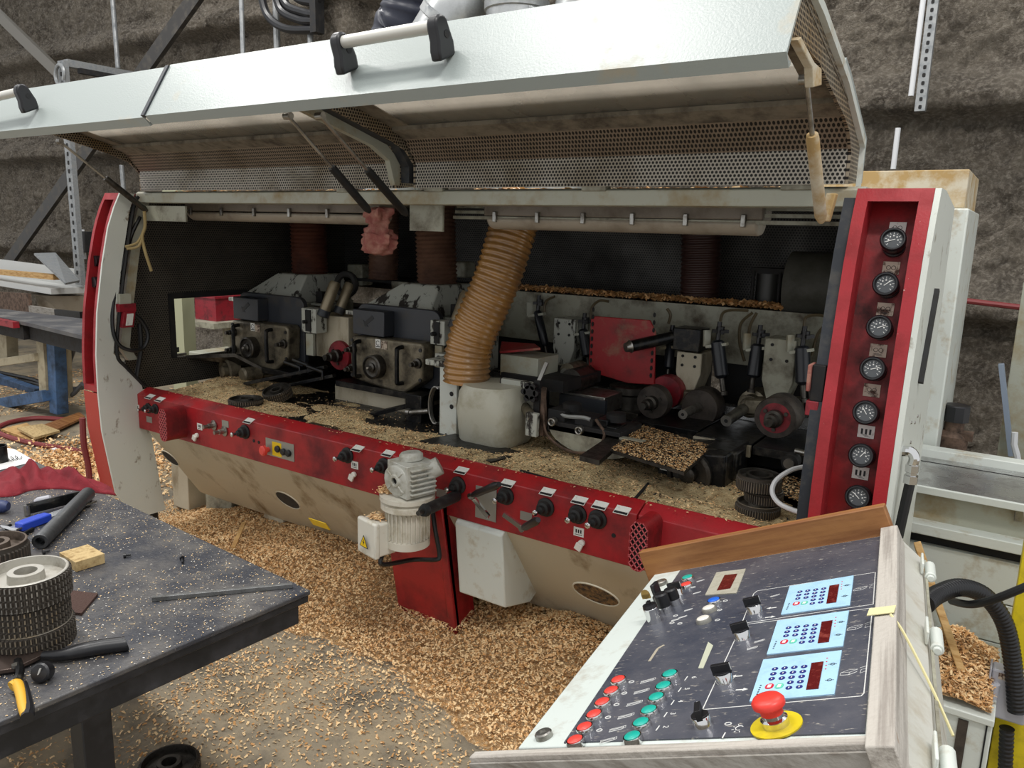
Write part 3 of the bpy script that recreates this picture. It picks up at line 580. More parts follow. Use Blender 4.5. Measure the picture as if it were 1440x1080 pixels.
# ------------------------------------------------------------------ raised hoods
XH1, XHM, XH0 = -.445, -2.03, -3.87
outer = [(.215, 1.861), (.215, 1.984), (-.083, 2.112), (-.15, 2.132)]
front = [(-.50, 2.222), (-.556, 2.228), (-.661, 2.047), (-.636, 2.022), (-.625, 2.03)]
def hood(x0, x1, xf0, lab):
    h = part('hood', MB().sweepx(outer, x0, x1, .01), hoodwhite, label=lab)
    fr = part('hood_front', MB().sweepx(front, xf0, x1, .008), hoodwhite, h)
    part('window_pane', MB().prism([(-.03, 2.058), (-.03, 2.063), (-.53, 2.187), (-.53, 2.182)], x0 + .09, x1 - .09), pane_m, h)
    m = MB()
    # frame of the pane and felt edge
    for a, b in ((x0 + .012, x0 + .10), (x1 - .10, x1 - .012)): m.prism([(-.0, 2.048), (-.0, 2.052), (-.55, 2.188), (-.55, 2.184)], a, b)
    m.prism([(.03, 2.018), (.03, 2.024), (-.045, 2.06), (-.045, 2.046)], x0 + .02, x1 - .02); part('pane_frame', m, mat('felt_frame_' + str(len(MAT)), '7d7566', .9, dirt=('4d463c', .4, 14)), h)
    part('liner_vertical', MB().prism([(.088, 1.851), (.088, 1.945), (.094, 1.945), (.094, 1.851)], x0 + .02, x1 - .023), perfX, h)
    part('liner_slope', MB().prism([(.088, 1.945), (.02, 2.022), (.026, 2.028), (.094, 1.95)], x0 + .02, x1 - .023), perfXY, h)
    ep = [(.205, 1.862), (.092, 1.851), (.092, 1.935), (.04, 1.985), (-.04, 2.012), (-.35, 2.085), (-.56, 2.10), (-.61, 2.05), (-.655, 2.05), (-.553, 2.222), (-.09, 2.105), (.205, 1.98)]
    part('end_plate', MB().prism(ep, x1 - .022, x1 - .014), perfYZ, h); part('end_plate', MB().prism(ep, x0 + .006, x0 + .014), perfYZ, h)
    # rim of the shell at the end
    m = MB(); rim = [(.205, 1.861), (.205, 1.978), (-.088, 2.104), (-.40, 2.192), (-.553, 2.222)]
    m.prism(rim + [(y - .004, z - .02) for y, z in reversed(rim)], x1 - .014, x1); part('end_rim', m, white, h)
    if x1 > -1: part('spring_bracket', MB().prism([(p.y, p.z) for p in (P(a, b, x=x1) for a, b in ((1124, 52), (1143, 88), (1153, 97), (1153, 120), (1141, 123), (1140, 95), (1119, 56)))], x1 - .014, x1 + .004), yellowed, h, bevel=.002)
    return h
hr = hood(XHM, XH1, -2.56, 'raised right hood with long window pane and white front lip')
hl = hood(XH0, XHM - .07, XH0, 'raised left hood with window pane and white front lip')
bpy.data.objects.remove([c for c in hl.children if c.name.startswith('hood_front')][0])
part('hood_front', MB().sweepx([(y + .004, z - .004) for y, z in front], XH0, -2.575, .008), hoodwhite, hl)
part('lip_seal', MB().bar((-2.567, -.56, 2.222), (-2.567, -.662, 2.045), .018, .012, (0, -1, .5)), bluegrey, hr)
m = MB(); dv = [(.16, 1.87), (.16, 1.95), (.05, 2.03), (-.45, 2.15), (-.45, 2.12), (.03, 2.0), (.09, 1.93), (.09, 1.87)]; m.prism(dv, XHM - .055, XHM - .015); part('divider_seal', m, bluegrey, hr)
m = MB(); dv = [(.088, 1.862), (.088, 1.95), (-.02, 2.035), (-.5, 2.14), (-.5, 2.10), (-.06, 1.995), (.03, 1.95), (.06, 1.862)]; m.prism(dv, XHM - .085, XHM - .06); part('divider_plate', m, greygreen, hl)
# handles on the front faces
def handle(a, b, h):
    nf = V(0, -.181, .105).normalized(); nf = V(0, -.866, .5); p0 = (0, -.556 - .008, 2.228)
    pn = V(0, .181, .105).normalized(); nrm = V(0, -.866, .5)
    A, B = PP(*a, p0, nrm), PP(*b, p0, nrm); z = A.z; 
    m = MB().mat(0)
    gA = A + nrm * .055 + V(0, 0, .018); gB = B + nrm * .055 + V(0, 0, .018)
    dirx = (gB - gA).normalized()
    m.cyl(gA, gB, .0165, n=18)
    m.mat(1)
    t = V(0, .5, .866)
    for g, base, sgn in ((gA, A, -1), (gB, B, 1)):
        lo = base + nrm * .016 - V(0, .5, .866) * .022; up = (g - lo).normalized(); sd = V(1, 0, 0).cross(up); L_ = (g - lo).length; pts = []
        for k in range(9): t = math.pi * k / 8; pts.append(g + sd * (.026 * math.cos(t)) + up * (.026 * math.sin(t)))
        pts += [lo - sd * .034 + up * .02, lo - sd * .03 - up * .012, lo + sd * .034 - up * .016, lo + sd * .034 + up * .008, lo + sd * .027 + up * (L_ * .5)]
        m.plate([p - V(.016, 0, 0) for p in pts], .032, (1, 0, 0))
    hd = part('hood_handle', m, [mat('handle_tube_' + str(len(MAT)), 'c9c7bf', .35, .2), black], h, bevel=.006)
    for g, base in ((gA, A), (gB, B)): part('handle_hole', MB().lathe([(.010, .0165), (.010, .0172)], g + (base - g) * .35, (1, 0, 0), 14), blackm, h)
    return hd
handle((497, 90), (632, 70), hr); handle((-62, 172), (50, 148), hl)
# gas springs
def spring(a, b, rm=rubber, frac=.5):
    a, b = Vector(a), Vector(b); d = b - a; c = a + d * frac
    part('gas_spring', MB().mat(0).cyl(a, c, .006, n=10).lathe([(.012, -.015), (.012, .015)], a, (1, 0, 0), 12).mat(1).lathe([(.013, 0), (.015, .01), (.015, d.length * (1 - frac) - .02), (.008, d.length * (1 - frac))], c, d, 14), [steel, rm])
spring(P(405, 163, x=-2.10), P(520, 298, x=-2.11)); spring(P(450, 163, x=-1.95), P(572, 302, x=-2.02))
spring(P(84, 199, x=-3.84), P(207, 297, x=-3.80), dsteel); spring(P(1134, 112, x=-.47), P(1155, 312, x=-.47), yellowed, .35)
q = P(1165, 292, x=-.46); part('spring_anchor', MB().obox(q, V(.012, 0, .0), V(0, .015, 0), V(.006, 0, .035)), yellowed, bevel=.003)
q = P(205, 288, x=-3.82); part('spring_anchor', MB().bx(-3.84, -3.5, .10, .11, 1.70, 1.775), greydark); q = P(572, 300, x=-2.02); part('spring_anchor', MB().bx(-2.12, -1.95, .18, .19, 1.69, 1.79), greydark)
# luminaires under the roof
def luminaire(a, b, y):
    A, B = P(*a, y=y), P(*b, y=y); z = A.z
    l = part('luminaire', MB().bx(A.x, B.x, y - .05, y + .05, z + .005, z + .05), lightbase, bevel=.006, label='unlit grey tubular luminaire under the roof')
    m = MB(); pr = [(y + .055 * math.cos(t), z - .045 * math.sin(t)) for t in np.linspace(0, math.pi, 11)]
    m.prism(pr, A.x + .015, B.x - .015); part('diffuser', m, lightplas, l, bevel=.012)
    nclip = 6
    for k in range(nclip): x = A.x + .06 + (B.x - A.x - .12) * k / (nclip - 1); part('clip', MB().bx(x - .008, x + .008, y - .064, y - .05, z - .018, z + .022), steel, l, bevel=.002)
luminaire((272, 298), (545, 306), .36); luminaire((690, 306), (1078, 320), .36)
m = MB()
for k in range(3): z = 1.742 + .022 * k; m.bx(-2.0, -.5, .31 + .012 * k, .33 + .012 * k, z, z + .012)
part('cable_trunking', m, greydark)
# ------------------------------------------------------------------ inside of the machine
def bxp(a, b, c, d, y0, y1, mb=None):
    """box whose front face covers the given rectangle of the photograph on plane y0"""
    mb = mb or MB(); cx, cy = (a + c) / 2, (b + d) / 2
    return mb.bx(P(a, cy, y=y0).x, P(c, cy, y=y0).x, y0, y1, P(cx, d, y=y0).z, P(cx, b, y=y0).z)
def hosepts(pts, n=14): return smooth_pts(pts, n)
def corrugated(name, pts, r, mt, label, group=None, ridge=.08, pitch=.022, n=22, parent=None):
    pts = smooth_pts(pts, 30); acc = [0]
    for i in range(1, len(pts)): acc.append(acc[-1] + (pts[i] - pts[i - 1]).length)
    L = acc[-1]; N = int(L / pitch) * 4; out = []; j = 0
    for k in range(N + 1):
        s = L * k / N
        while j < len(acc) - 2 and acc[j + 1] < s: j += 1
        t = (s - acc[j]) / max(1e-9, acc[j + 1] - acc[j]); out.append(pts[j].lerp(pts[j + 1], min(1, t)))
    m = MB().tube(out, r, n, rf=lambda i, t: r * (1 + ridge * (1, .4, -.25, .4)[i % 4]))
    if parent is not None: return part(name, m, mt, parent, smooth=80)
    return O(name, m, mt, None, label, 'hose', group, smooth=80)
def scr(p, d=(0, -1, 0), r=.006, h=.006): return MB().lathe([(r, 0), (r, h)], p, d, 6)
YB, ZB = .6, .92
# lower inner body behind the bed, with two gaps to the wall
part('inner_body', MB().bx(-3.9, -1.28, 1.30, 1.5, .79, 1.2).bx(-1.15, -.95, 1.30, 1.5, .79, 1.2).bx(-.9, -.46, 1.3, 1.5, .79, 1.2), blackm)
part('inner_sill', MB().bx(-1.3, -.46, 1.28, 1.5, .79, .93), blackm)
# ---- two spindle heads
def head(a, b, tagl):
    w = P(a, b, y=.57); X, Z = w.x, w.z
    h = part('spindle_head', MB().prism([(X + .05 + u, Z + .10 + v) for u, v in rrect(.55, .39, .05, 5)], .66, .69, 'y'), charc, bevel=.004, label=tagl)
    body = [(-.19, -.08), (-.05, -.1), (.17, -.12), (.29, -.04), (.30, .13), (.28, .145), (-.17, .14), (-.19, .12)]
    part('head_casting', MB().prism([(X + u, Z + v) for u, v in body], .57, .66, 'y'), cast, h, bevel=.012, segs=3)
    part('arrow_box', MB().bx(X - .185, X + .03, .585, .66, Z + .146, Z + .272), charc, h, bevel=.004)
    ar = [(-.10, .19), (-.075, .19), (-.085, .2), (-.035, .235), (-.05, .25), (-.1, .213), (-.11, .222)]
    part('arrow_mark', MB().plate([(X + u, .5845, Z + v) for u, v in ar], .001, (0, -1, 0)), ink, h)
    for u in (-.12, .165):
        part('grab_handle', MB().tube(smooth_pts([(X + u, .575, Z + .115), (X + u, .535, Z + .11), (X + u, .53, Z + .09), (X + u, .53, Z - .04), (X + u, .535, Z - .06), (X + u, .575, Z - .065)], 4), .011, 8), blacksteel, h)
    part('bearing_wheel', MB().mat(0).lathe([(.060, 0), (.060, .045), (.052, .05), (.048, .04), (.03, .036), (.022, .04), (.022, .05), (.012, .055)], (X, .57, Z), (0, -1, 0), 28).mat(1).lathe([(.012, .055), (.012, .068), (.006, .075)], (X, .57, Z), (0, -1, 0), 6), [dsteel, steel], h, smooth=40)
    for u, v in ((.265, .045), (-.165, .07), (-.17, -.03)): part('stud_bolt', MB().lathe([(.026, 0), (.024, .012), (.014, .014), (.014, .04), (.010, .042), (.010, .06)], (X + u, .57, Z + v), (0, -1, 0), 12), dsteel, h)
    for u, v in ((.28, .11), (.28, -.035), (-.175, .115), (-.175, -.065)): part('socket_screw', MB().lathe([(.009, 0), (.009, .006)], (X + u, .57, Z + v), (0, -1, 0), 10), black, h)
    st = part('safety_sticker', MB().mat(0).bx(X - .012, X + .022, .5675, .5695, Z + .093, Z + .137).mat(1).bx(X + .027, X + .065, .5675, .5695, Z + .09, Z + .132), [label_m, labeldirty], h)
    part('sticker_print', MB().tube([(X + .005 + .011 * math.cos(t), .567, Z + .118 + .011 * math.sin(t)) for t in np.linspace(.5, 5.6, 14)], .0015, 4).bx(X - .008, X + .018, .5665, .5675, Z + .098, Z + .102), ink, st) if False else part('sticker_print', MB().tube([(X + .005 + .011 * math.cos(t), .567, Z + .118 + .011 * math.sin(t)) for t in np.linspace(.5, 5.6, 14)], .0015, 4).bx(X - .008, X + .018, .5665, .5675, Z + .098, Z + .102), ink, h)
    return X, Z
X2, Z2 = head(531, 515, 'dark spindle head with bearing wheel beside the amber hose hood'); X1, Z1 = head(356, 488, 'dark spindle head with bearing wheel near the outfeed opening')
# extraction hoppers and rear hoses above each head
def hopper(X, Z, k):
    yt = 1.0; hx = P(615 if k == 2 else 436, 398 if k == 2 else 384, y=yt)
    m = MB(); r = .13; zt = hx.z; zb = zt - .16; zc = Z - .06
    m.hexa([(hx.x - .36, .74, zb), (hx.x + .15, .74, zb), (hx.x + .15, 1.2, zb), (hx.x - .36, 1.2, zb), (hx.x - .12, .86, zt), (hx.x + .13, .86, zt), (hx.x + .13, 1.14, zt), (hx.x - .12, 1.14, zt)])
    hp = part('extraction_hopper', m, flakewhite, bevel=.008)
    part('hopper_box', MB().bx(hx.x - .30, hx.x + .16, .76, 1.2, zc, zb), greydark, hp, bevel=.005)
    part('hopper_ledge', MB().bx(hx.x - .38, hx.x - .05, .70, .80, zb - .015, zb + .005), flakewhite, hp)
    part('valve_block', MB().mat(0).bx(hx.x + .18, hx.x + .30, .84, .94, zb - .01, zb + .004).mat(1).bx(hx.x + .20, hx.x + .25, .86, .91, zb + .004, zb + .07), [flakewhite, blackm], hp, bevel=.003)
    return hx
h2 = hopper(X2, Z2, 2); h1 = hopper(X1, Z1, 1)
def rear_hose(px, top, bot, y, rpx, mt, lab):
    a, b = P(px[0], top, y=y), P(px[1], bot, y=y); r = rpx * mpp((a + b) / 2)
    top_ = V(a.x, y, 1.835)
    return corrugated('extraction_hose', [b, (b + top_) / 2, top_], r, mt, lab, 'extraction hoses under the roof')
rear_hose((433, 436), 316, 386, 1.0, 24, hoser, 'red brown corrugated hose above the spindle head near the outfeed opening')
rear_hose((611, 615), 310, 399, 1.0, 27, hosed, 'dusty grey brown corrugated hose left of the amber hose')
rear_hose((541, 539), 318, 392, 1.3, 20, hosed, 'dim brown corrugated hose behind the hanging pink rag')
rear_hose((984, 984), 335, 423, 1.42, 26, hosez, 'dark red brown corrugated hose above the feed rollers')
# silver feed-pressure cylinders leaning above the heads
def leaning(a, b, y, r, lab=None):
    A, B = P(*a, y=y), P(*b, y=y - .04); d = B - A
    part('pneumatic_cylinder', MB().mat(0).lathe([(r * .8, -.02), (r, 0), (r, d.length)], A, d, 16).mat(1).lathe([(r * 1.08, 0), (r * 1.08, .035), (r * .6, .04)], B, d, 16), [mat('cylinder_tan_' + str(len(MAT)), '857a64', .35, .5, dirt=('6b5c42', .3, 12)), bluegrey])
leaning((470, 401), (457, 436), .70, .03); leaning((490, 403), (479, 432), .78, .027); leaning((655, 416), (642, 452), .68, .03); leaning((308, 372), (311, 392), .95, .026)
part('ring_bracket', MB().tube([P(487 + 13 * math.cos(t), 400 + 15 * math.sin(t), y=.85) for t in np.linspace(0, 6.28, 18)[:-1]], .018, 8, closed=True), blackm)
# guide blocks right of each head
for (a, b, nm) in ((424, 432, 0), (605, 449, 1)):
    m = bxp(a + 20, b + 12, a + 66, b + 72, .72, .9); part('guide_block', m, cream if nm == 0 else flakewhite, bevel=.004)
    part('guide_bracket', bxp(a, b + 2, a + 20, b + 36, .62, .7), flakewhite, bevel=.003); part('bracket_slot', bxp(a + 5, b + 4, a + 12, b + 34, .612, .62), blackm)  # bracket with a thin black slot piece on its front
    part('guide_tongue', bxp(a + 6, b + 37, a + 16, b + 68, .64, .66), greygreen, bevel=.003)
    part('star_knob', MB().lathe([(.022, 0), (.022, .02), (.01, .022), (.01, .05)], P(a + 14, b + 20, y=.64), (-.3, -1, 0), 10), blackm)
m = MB()
part('bolt_rail', bxp(612, 499, 646, 509, .60, .66), flakewhite)
for a in (617, 626, 636): part('bolt_head', MB().lathe([(.011, 0), (.011, .006)], P(a, 503, y=.6), (0, -1, 0), 10), black)
# red feed roller between the heads
def roller(c, y, rpx, depth, m_edge, m_face, sh=None, shpx=6, lab=None, hubs=True):
    p = P(*c, y=y); r = rpx * mpp(p); m = MB().mat(0).lathe([(r * .96, 0), (r, .008), (r, depth), (r * .96, depth + .006)], p, (0, 1, 0), 32).mat(1).lathe([(.0001, -.001), (r * .72, -.001)], p, (0, 1, 0), 28, cap=False)
    m.mat(2).lathe([(r * .42, 0), (r * .42, .03), (r * .3, .035), (r * .3, .07), (r * .2, .075), (r * .2, .1), (r * .1, .1)], p, (0, -1, 0), 18) if hubs else None
    fr_ = part('feed_roller', m, [m_edge, m_face, dsteel], label=lab, smooth=40)
    if hubs:
        for k in range(3): t = k * 2.09 + .5; part('roller_screw', MB().lathe([(.008, 0), (.008, .006)], p + V(r * .55 * math.cos(t), -.002, r * .55 * math.sin(t)), (0, -1, 0), 8), dsteel, fr_)
    return p, r
roller((476, 500), .70, 21, .10, redpu, redpu, lab='red feed roller between the spindle heads')
roller((1090, 588), .78, 30, .12, greyroll, redpu, lab='large grimy feed roller with red face beside the gauge column')
roller((983, 574), .95, 27, .10, greyroll, greyroll, hubs=False, lab='grey feed roller at the middle arm'); roller((917, 566), .82, 24, .05, greyroll, greyroll, lab='brown grey feed roller before the red guard'); roller((935, 552), .96, 24, .06, redpu, redpu, hubs=False, lab='red feed roller half hidden behind the brown one')
def shaft(a, b, ya, yb, r): 
    A, B = P(*a, y=ya), P(*b, y=yb); part('roller_shaft', MB().mat(0).cyl(A, B, r, n=16).mat(1).lathe([(.0001, -.001), (r * .35, -.001)], A, B - A, 12, cap=False), [steel, blackm])
shaft((960, 583), (988, 570), .78, 1.0, .020); shaft((1021, 592), (1055, 569), .78, 1.05, .023)
part('shaft_collar', MB().lathe([(.045, 0), (.045, .05), (.06, .055), (.06, .16)], P(1052, 571, y=1.0), (0, 1, 0), 18), cast)
# swing arms, cream posts and black shock cylinders
def post(a, b, c, d, y, mt, foot=True):
    A = P(a, b, y=y); B = P(c, d, y=y); w = B.x - A.x
    part('arm_post', MB().prism([(A.x, B.z + .08), (A.x, A.z), (B.x, A.z), (B.x, B.z + .08), (B.x - w * .22, B.z), (A.x + w * .2, B.z)], y, y + .14, 'y'), mt, bevel=.004)
    for u, v in ((.25, .05), (.75, .05), (.25, .17), (.75, .17)): part('post_screw', MB().lathe([(.007, 0), (.007, .003)], (A.x + w * u, y, A.z - v * (A.z - B.z) * 2), (0, -1, 0), 8), blackm)
    q = V((A.x + B.x) / 2, y, B.z); part('swing_arm', MB().obox(q + V(-.01, .03, -.03), V(.11, 0, .012), V(0, .06, 0), V(0, 0, .035)).lathe([(.045, -.02), (.045, .12)], q + V(-.1, 0, -.045), (0, 1, 0), 16), cast if mt is not flakewhite else greydark, bevel=.01)
post(1076, 475, 1112, 566, 1.0, greydark); post(952, 494, 983, 552, 1.02, cream); post(779, 447, 806, 515, 1.1, flakewhite)
def shock(a, b, y, r=.030):
    A, B = P(*a, y=y), P(*b, y=y - .03); d = B - A; L = d.length
    s = part('shock_cylinder', MB().mat(0).lathe([(r * .7, -.01), (r, 0), (r, L * .62), (r * .7, L * .66), (r * .45, L * .68)], A, d, 18).mat(1).lathe([(r * .38, L * .68), (r * .38, L * .92), (r * .55, L * .93), (r * .55, L)], A, d, 12), [mat('shock_' + str(len(MAT)), '1b1e24', .35), dsteel])
    k = A + V(.005, .01, .05); mm = MB().cyl(A, A + V(.0, .01, .09), .01)
    for q in range(4): t = q * math.pi / 2 + .6; mm.bar(k, k + V(.035 * math.cos(t), .035 * math.sin(t), 0), .016, .014)
    mm.lathe([(.018, -.012), (.018, .02)], k, (0, 0, 1), 12); part('star_knob', mm, black, s)
    part('clevis', MB().bar(A + V(-.045, -.005, -.02), A + V(.045, -.005, .0), .03, .012).bar(A + V(-.045, -.005, -.02), A + V(-.05, 0, .05), .03, .012), greygreen, s)
shock((1009, 482), (1018, 556), 1.02); shock((1066, 487), (1056, 552), 1.05); shock((1128, 490), (1130, 566), 1.0); shock((820, 466), (829, 520), 1.12, .025); shock((756, 440), (772, 510), 1.15, .022)
shock((943, 485), (938, 535), 1.08, .022)
# hold-down rod block at the middle arm
A, B = P(888, 487, y=.86), P(945, 474, y=1.02); part('guide_rod', MB().mat(0).lathe([(.026, 0), (.026, (B - A).length)], A, B - A, 18).mat(1).lathe([(.03, -.006), (.024, -.012), (.02, -.03), (.01, -.032)], A, B - A, 16), [blacksteel, steel])
part('rod_block', bxp(946, 462, 984, 494, 1.0, 1.12), blacksteel, bevel=.004)
# hoses looping on the rear plate
for pts in (((1013, 452), (1017, 440), (1030, 436), (1052, 437)), ((1047, 508), (1040, 480), (1042, 455), (1058, 440)), ((1052, 480), (1055, 458), (1064, 440)), ((1131, 462), (1133, 447), (1148, 443), (1166, 446)), ((1142, 500), (1150, 470), (1166, 452)), ((830, 450), (833, 432), (843, 423), (856, 424)), ((940, 455), (943, 443), (938, 434)), ((765, 440), (768, 424), (780, 417))):
    part('air_line', MB().tube(smooth_pts([P(a, b, y=1.16) for a, b in pts], 6), .007, 6), mat('air_line_' + str(len(MAT)), '5a4f3a', .4))
# rear motors above the plate
q = P(1082, 403, y=1.42); part('rear_motor', MB().mat(0).lathe([(.06, -.09), (.06, .06)], q, (0, 0, 1), 18).mat(1).bx(q.x - .075, q.x + .075, 1.36, 1.48, q.z + .06, q.z + .085).cyl(q + V(-.06, -.06, -.1), q + V(-.06, -.06, .07), .008).cyl(q + V(.06, -.06, -.1), q + V(.06, -.06, .07), .008), [mat('motor_dark', '3a3a38', .4, .3), blackm])
A = P(1112, 402, y=1.4); m = MB().mat(0).cyl(A, A + V(.2, 0, 0), .155, n=28).mat(1)
for k in range(14): m.cyl(A + V(.2 + .016 * k, 0, 0), A + V(.208 + .016 * k, 0, 0), .15, n=24)
m.cyl(A + V(.2, 0, 0), A + V(.43, 0, 0), .135, n=20); part('rear_motor', m, [mat('motor_grey', '4b4a44', .5, dirt=('38372f', .4, 6)), blackm])
q = P(650, 375, y=1.35); part('rear_motor', MB().bx(q.x - .05, q.x + .06, 1.3, 1.4, q.z - .06, q.z + .03), greydark, bevel=.01); q = P(507, 385, y=1.35); part('rear_motor', MB().bx(q.x - .07, q.x + .06, 1.3, 1.4, q.z - .07, q.z + .06), greydark, bevel=.01)
for a in (341, 352): part('vertical_rail', bxp(a, 320, a + 8, 432, 1.2, 1.25), blackm)
part('small_motor_shelf', bxp(330, 408, 412, 416, .9, 1.1), blackm)
part('white_switch_block', bxp(338, 411, 382, 418, .80, .88), flakewhite, bevel=.003)
# red guard plate with slots
A, B = P(835, 448, y=.98), P(916, 535, y=.94)
gp = part('red_guard', MB().prism([(A.x, B.z), (A.x, A.z + .0), (A.x + .02, A.z + .015), (B.x - .03, A.z + .02), (B.x + .0, A.z - .03), (B.x + .01, B.z - .02), (B.x - .12, B.z - .03)], .95, .962, 'y'), redguard, bevel=.003, label='red guard plate with scorched lower edge')
for k in range(9):
    for x in (A.x + .012, B.x - .008): part('slot', MB().prism([(x + .006 * math.cos(t), B.z + .02 + .034 * k + .011 * math.sin(t)) for t in np.linspace(0, 6.28, 9)[:-1]], .946, .9499, 'y'), blackm, gp)
q = P(884, 560, y=.98); part('vertical_spindle', MB().lathe([(.08, -.12), (.08, .02), (.09, .03), (.09, .06)], q, (0, 0, 1), 18), dsteel)
# fence, bed plates
part('rear_fence', MB().bx(-2.4, -.46, 1.06, 1.12, ZB, ZB + .05), alu); 
bed = part('bed_plate', MB().bx(-1.36, -1.06, .74, 1.05, ZB - .035, ZB), blacksteel, bevel=.002)
part('bed_plate', MB().bx(-1.05, -.82, .68, 1.05, ZB - .035, ZB), blacksteel, bevel=.002); part('bed_plate', MB().bx(-.81, -.46, .66, 1.05, ZB - .035, ZB), blacksteel, bevel=.002)
part('bed_plate', MB().bx(-1.75, -1.38, .86, 1.05, ZB - .035, ZB), dsteel, bevel=.002)
part('bed_edge', MB().bx(-1.05, -.82, .665, .68, ZB - .05, ZB - .005), cream)
part('bed_support', MB().bx(-1.5, -.46, .85, 1.25, .79, ZB - .035), blackm)
c4 = [P(843, 647, z=ZB), P(903, 592, z=ZB), P(1001, 622, z=ZB), P(964, 664, z=ZB)]
c4 = [P(858, 632, z=ZB), P(905, 598, z=ZB), P(1001, 628, z=ZB), P(962, 664, z=ZB)]
tp_ = part('dusty_table_plate', MB().plate([p + V(0, 0, -.012) for p in c4], .012, (0, 0, 1)), dsteel, label='dust covered steel table plate')
s4 = [P(815, 640, z=ZB), P(890, 590, z=ZB), P(903, 594, z=ZB), P(843, 647, z=ZB)]
part('narrow_table_plate', MB().plate([p + V(0, 0, -.02) for p in s4], .018, (0, 0, 1)), dsteel)
def sprinkle(name, quad, n, size, mats, lab, z0=0.0, nz=3, thr=.35):
    q = [np.array(p) for p in quad]; u = RNG.uniform(0, 1, n)[:, None]; v = RNG.uniform(0, 1, n)[:, None]
    p = q[0] * (1 - u) * (1 - v) + q[1] * u * (1 - v) + q[2] * u * v + q[3] * (1 - u) * v
    k = fbm(p[:, 0] * nz, p[:, 1] * nz, n % 97) > thr; p = p[k]; p[:, 2] += z0
    flakes(name, p, size, mats, lab, 'shavings', flat=.15)
sprinkle('plate_shavings', c4, 7000, .010, [chipA, chipC, blackm], 'fine grit and chips on the steel table plate', .002, thr=.3)
# left bed pieces below the heads
for (a, b, c, d, mt) in ((471, 549, 570, 592, cream), (266, 497, 300, 524, greygreen), (300, 506, 352, 526, greygreen)):
    part('bed_block', bxp(a, b, c, d, .62, .9), mt, bevel=.006)
part('bed_plate', MB().bx(X2 - .28, X2 + .34, .55, 1.05, Z2 - .135, Z2 - .105), blacksteel, bevel=.002); part('bed_plate', MB().bx(XE, X1 + .34, .55, 1.05, Z1 - .135, Z1 - .105), blacksteel, bevel=.002)
part('outfeed_lip', MB().hexa([tuple(P(240, 500, y=.33) + V(0, 0, -.02)), tuple(P(330, 497, y=.45) + V(0, 0, -.02)), (X1 + .1, .56, Z1 - .13), (XE, .6, Z1 - .13), tuple(P(240, 500, y=.33)), tuple(P(330, 497, y=.45)), (X1 + .1, .56, Z1 - .11), (XE, .6, Z1 - .11)]), dsteel)
def fbar(a, b, ya, yb, w=.035, h=.018, mt=blacksteel): part('clamp_bar', MB().bar(P(*a, y=ya), P(*b, y=yb), w, h), mt, bevel=.002)
fbar((314, 546), (458, 516), .40, .55); fbar((350, 554), (470, 528), .42, .55); fbar((164, 511), (262, 497), .02, .35, .025, .01, dsteel); fbar((226, 490), (250, 492), .42, .46, .03, .03, blacksteel); fbar((512, 585), (585, 568), .45, .6, .03, .02); fbar((385, 595), (440, 580), .35, .5, .03, .012)
for a, b in ((430, 512), (450, 521), (418, 515)): part('clamp_lever', MB().tube([P(a - 18, b - 6, y=.5), P(a + 4, b + 2, y=.52), P(a + 4, b + 12, y=.52)], .011, 8), blacksteel)
q = P(318, 522, y=.46); part('drive_wheel', MB().lathe([(.075, 0), (.075, .06), (.06, .065), (.055, .05), (.03, .045), (.03, .08), (.015, .085)], q + V(0, .06, 0), (-.15, -1, 0), 28), cast)
q = P(352, 526, y=.5); part('drive_wheel', MB().lathe([(.04, 0), (.04, .1), (.03, .11), (.02, .11)], q + V(0, .06, 0), (-.1, -1, 0), 20), cast)
# knurled wheels lying in the machine
def knurled(name, o, r, h, teeth, rows, mats, label, cat='feed wheel', group=None, tilt=None, bore=.28, dish=.3, key=None):
    m = MB(); m.mat(0); teeth = int(teeth * .78); n = teeth * 4; prof = []
    zs = []
    for i in range(rows): z0 = h * i / rows; dz = h / rows; zs += [(z0 + dz * .08, 1.0), (z0 + dz * .72, 1.0), (z0 + dz * .78, .935), (z0 + dz * .98, .935)]
    vs = []; fs = []
    for z, s in zs:
        for k in range(n): t = 2 * math.pi * k / n; rr = r * (s if k % 4 < 2 else .935); vs.append((rr * math.cos(t), rr * math.sin(t), z))
    for i in range(len(zs) - 1):
        for k in range(n):
            k2 = (k + 1) % n; m.mat(0 if (k % 4 == 0 and zs[i][1] == 1.0 and zs[i + 1][1] == 1.0) else 2); m.add([vs[i * n + k], vs[i * n + k2], vs[(i + 1) * n + k2], vs[(i + 1) * n + k]], [(0, 1, 2, 3)])
    m.mat(1).lathe([(r * .935, 0), (r * .935, .0005)], (0, 0, 0), (0, 0, 1), 40, cap=True)
    m.lathe([(r * .95, h * .98), (r * .93, h), (r * .88, h), (r * .85, h * (1 - dish)), (r * (bore + .16), h * (1 - dish)), (r * (bore + .14), h * .99), (r * bore, h * .99), (r * bore, h * .3), (.0001, h * .3)], (0, 0, 0), (0, 0, 1), 40, cap=False)
    return O(name, m, list(mats) + [groovem], None, label, cat, group, M=tilt or Matrix.Translation(Vector(o)), key=key, smooth=30)
groovem = mat('dark_groove', '453f38', .6, .3)
gearm = mat('knurled_steel', 'a5a39d', .35, .7, dirt=('4d463d', .4, 40)); geardirty = mat('grimy_knurled_steel', '807a70', .45, .6, dirt=('9a8460', .3, 25)); alucast = mat('cast_aluminium', 'b9b6ad', .4, .5, dirt=('8f897d', .3, 20)); brownsteel = mat('brown_knurled_steel', '6b5f55', .5, .5, dirt=('43392f', .4, 30))
s0 = P(1062, 727, z=.80); rr = 31 * mpp(s0)
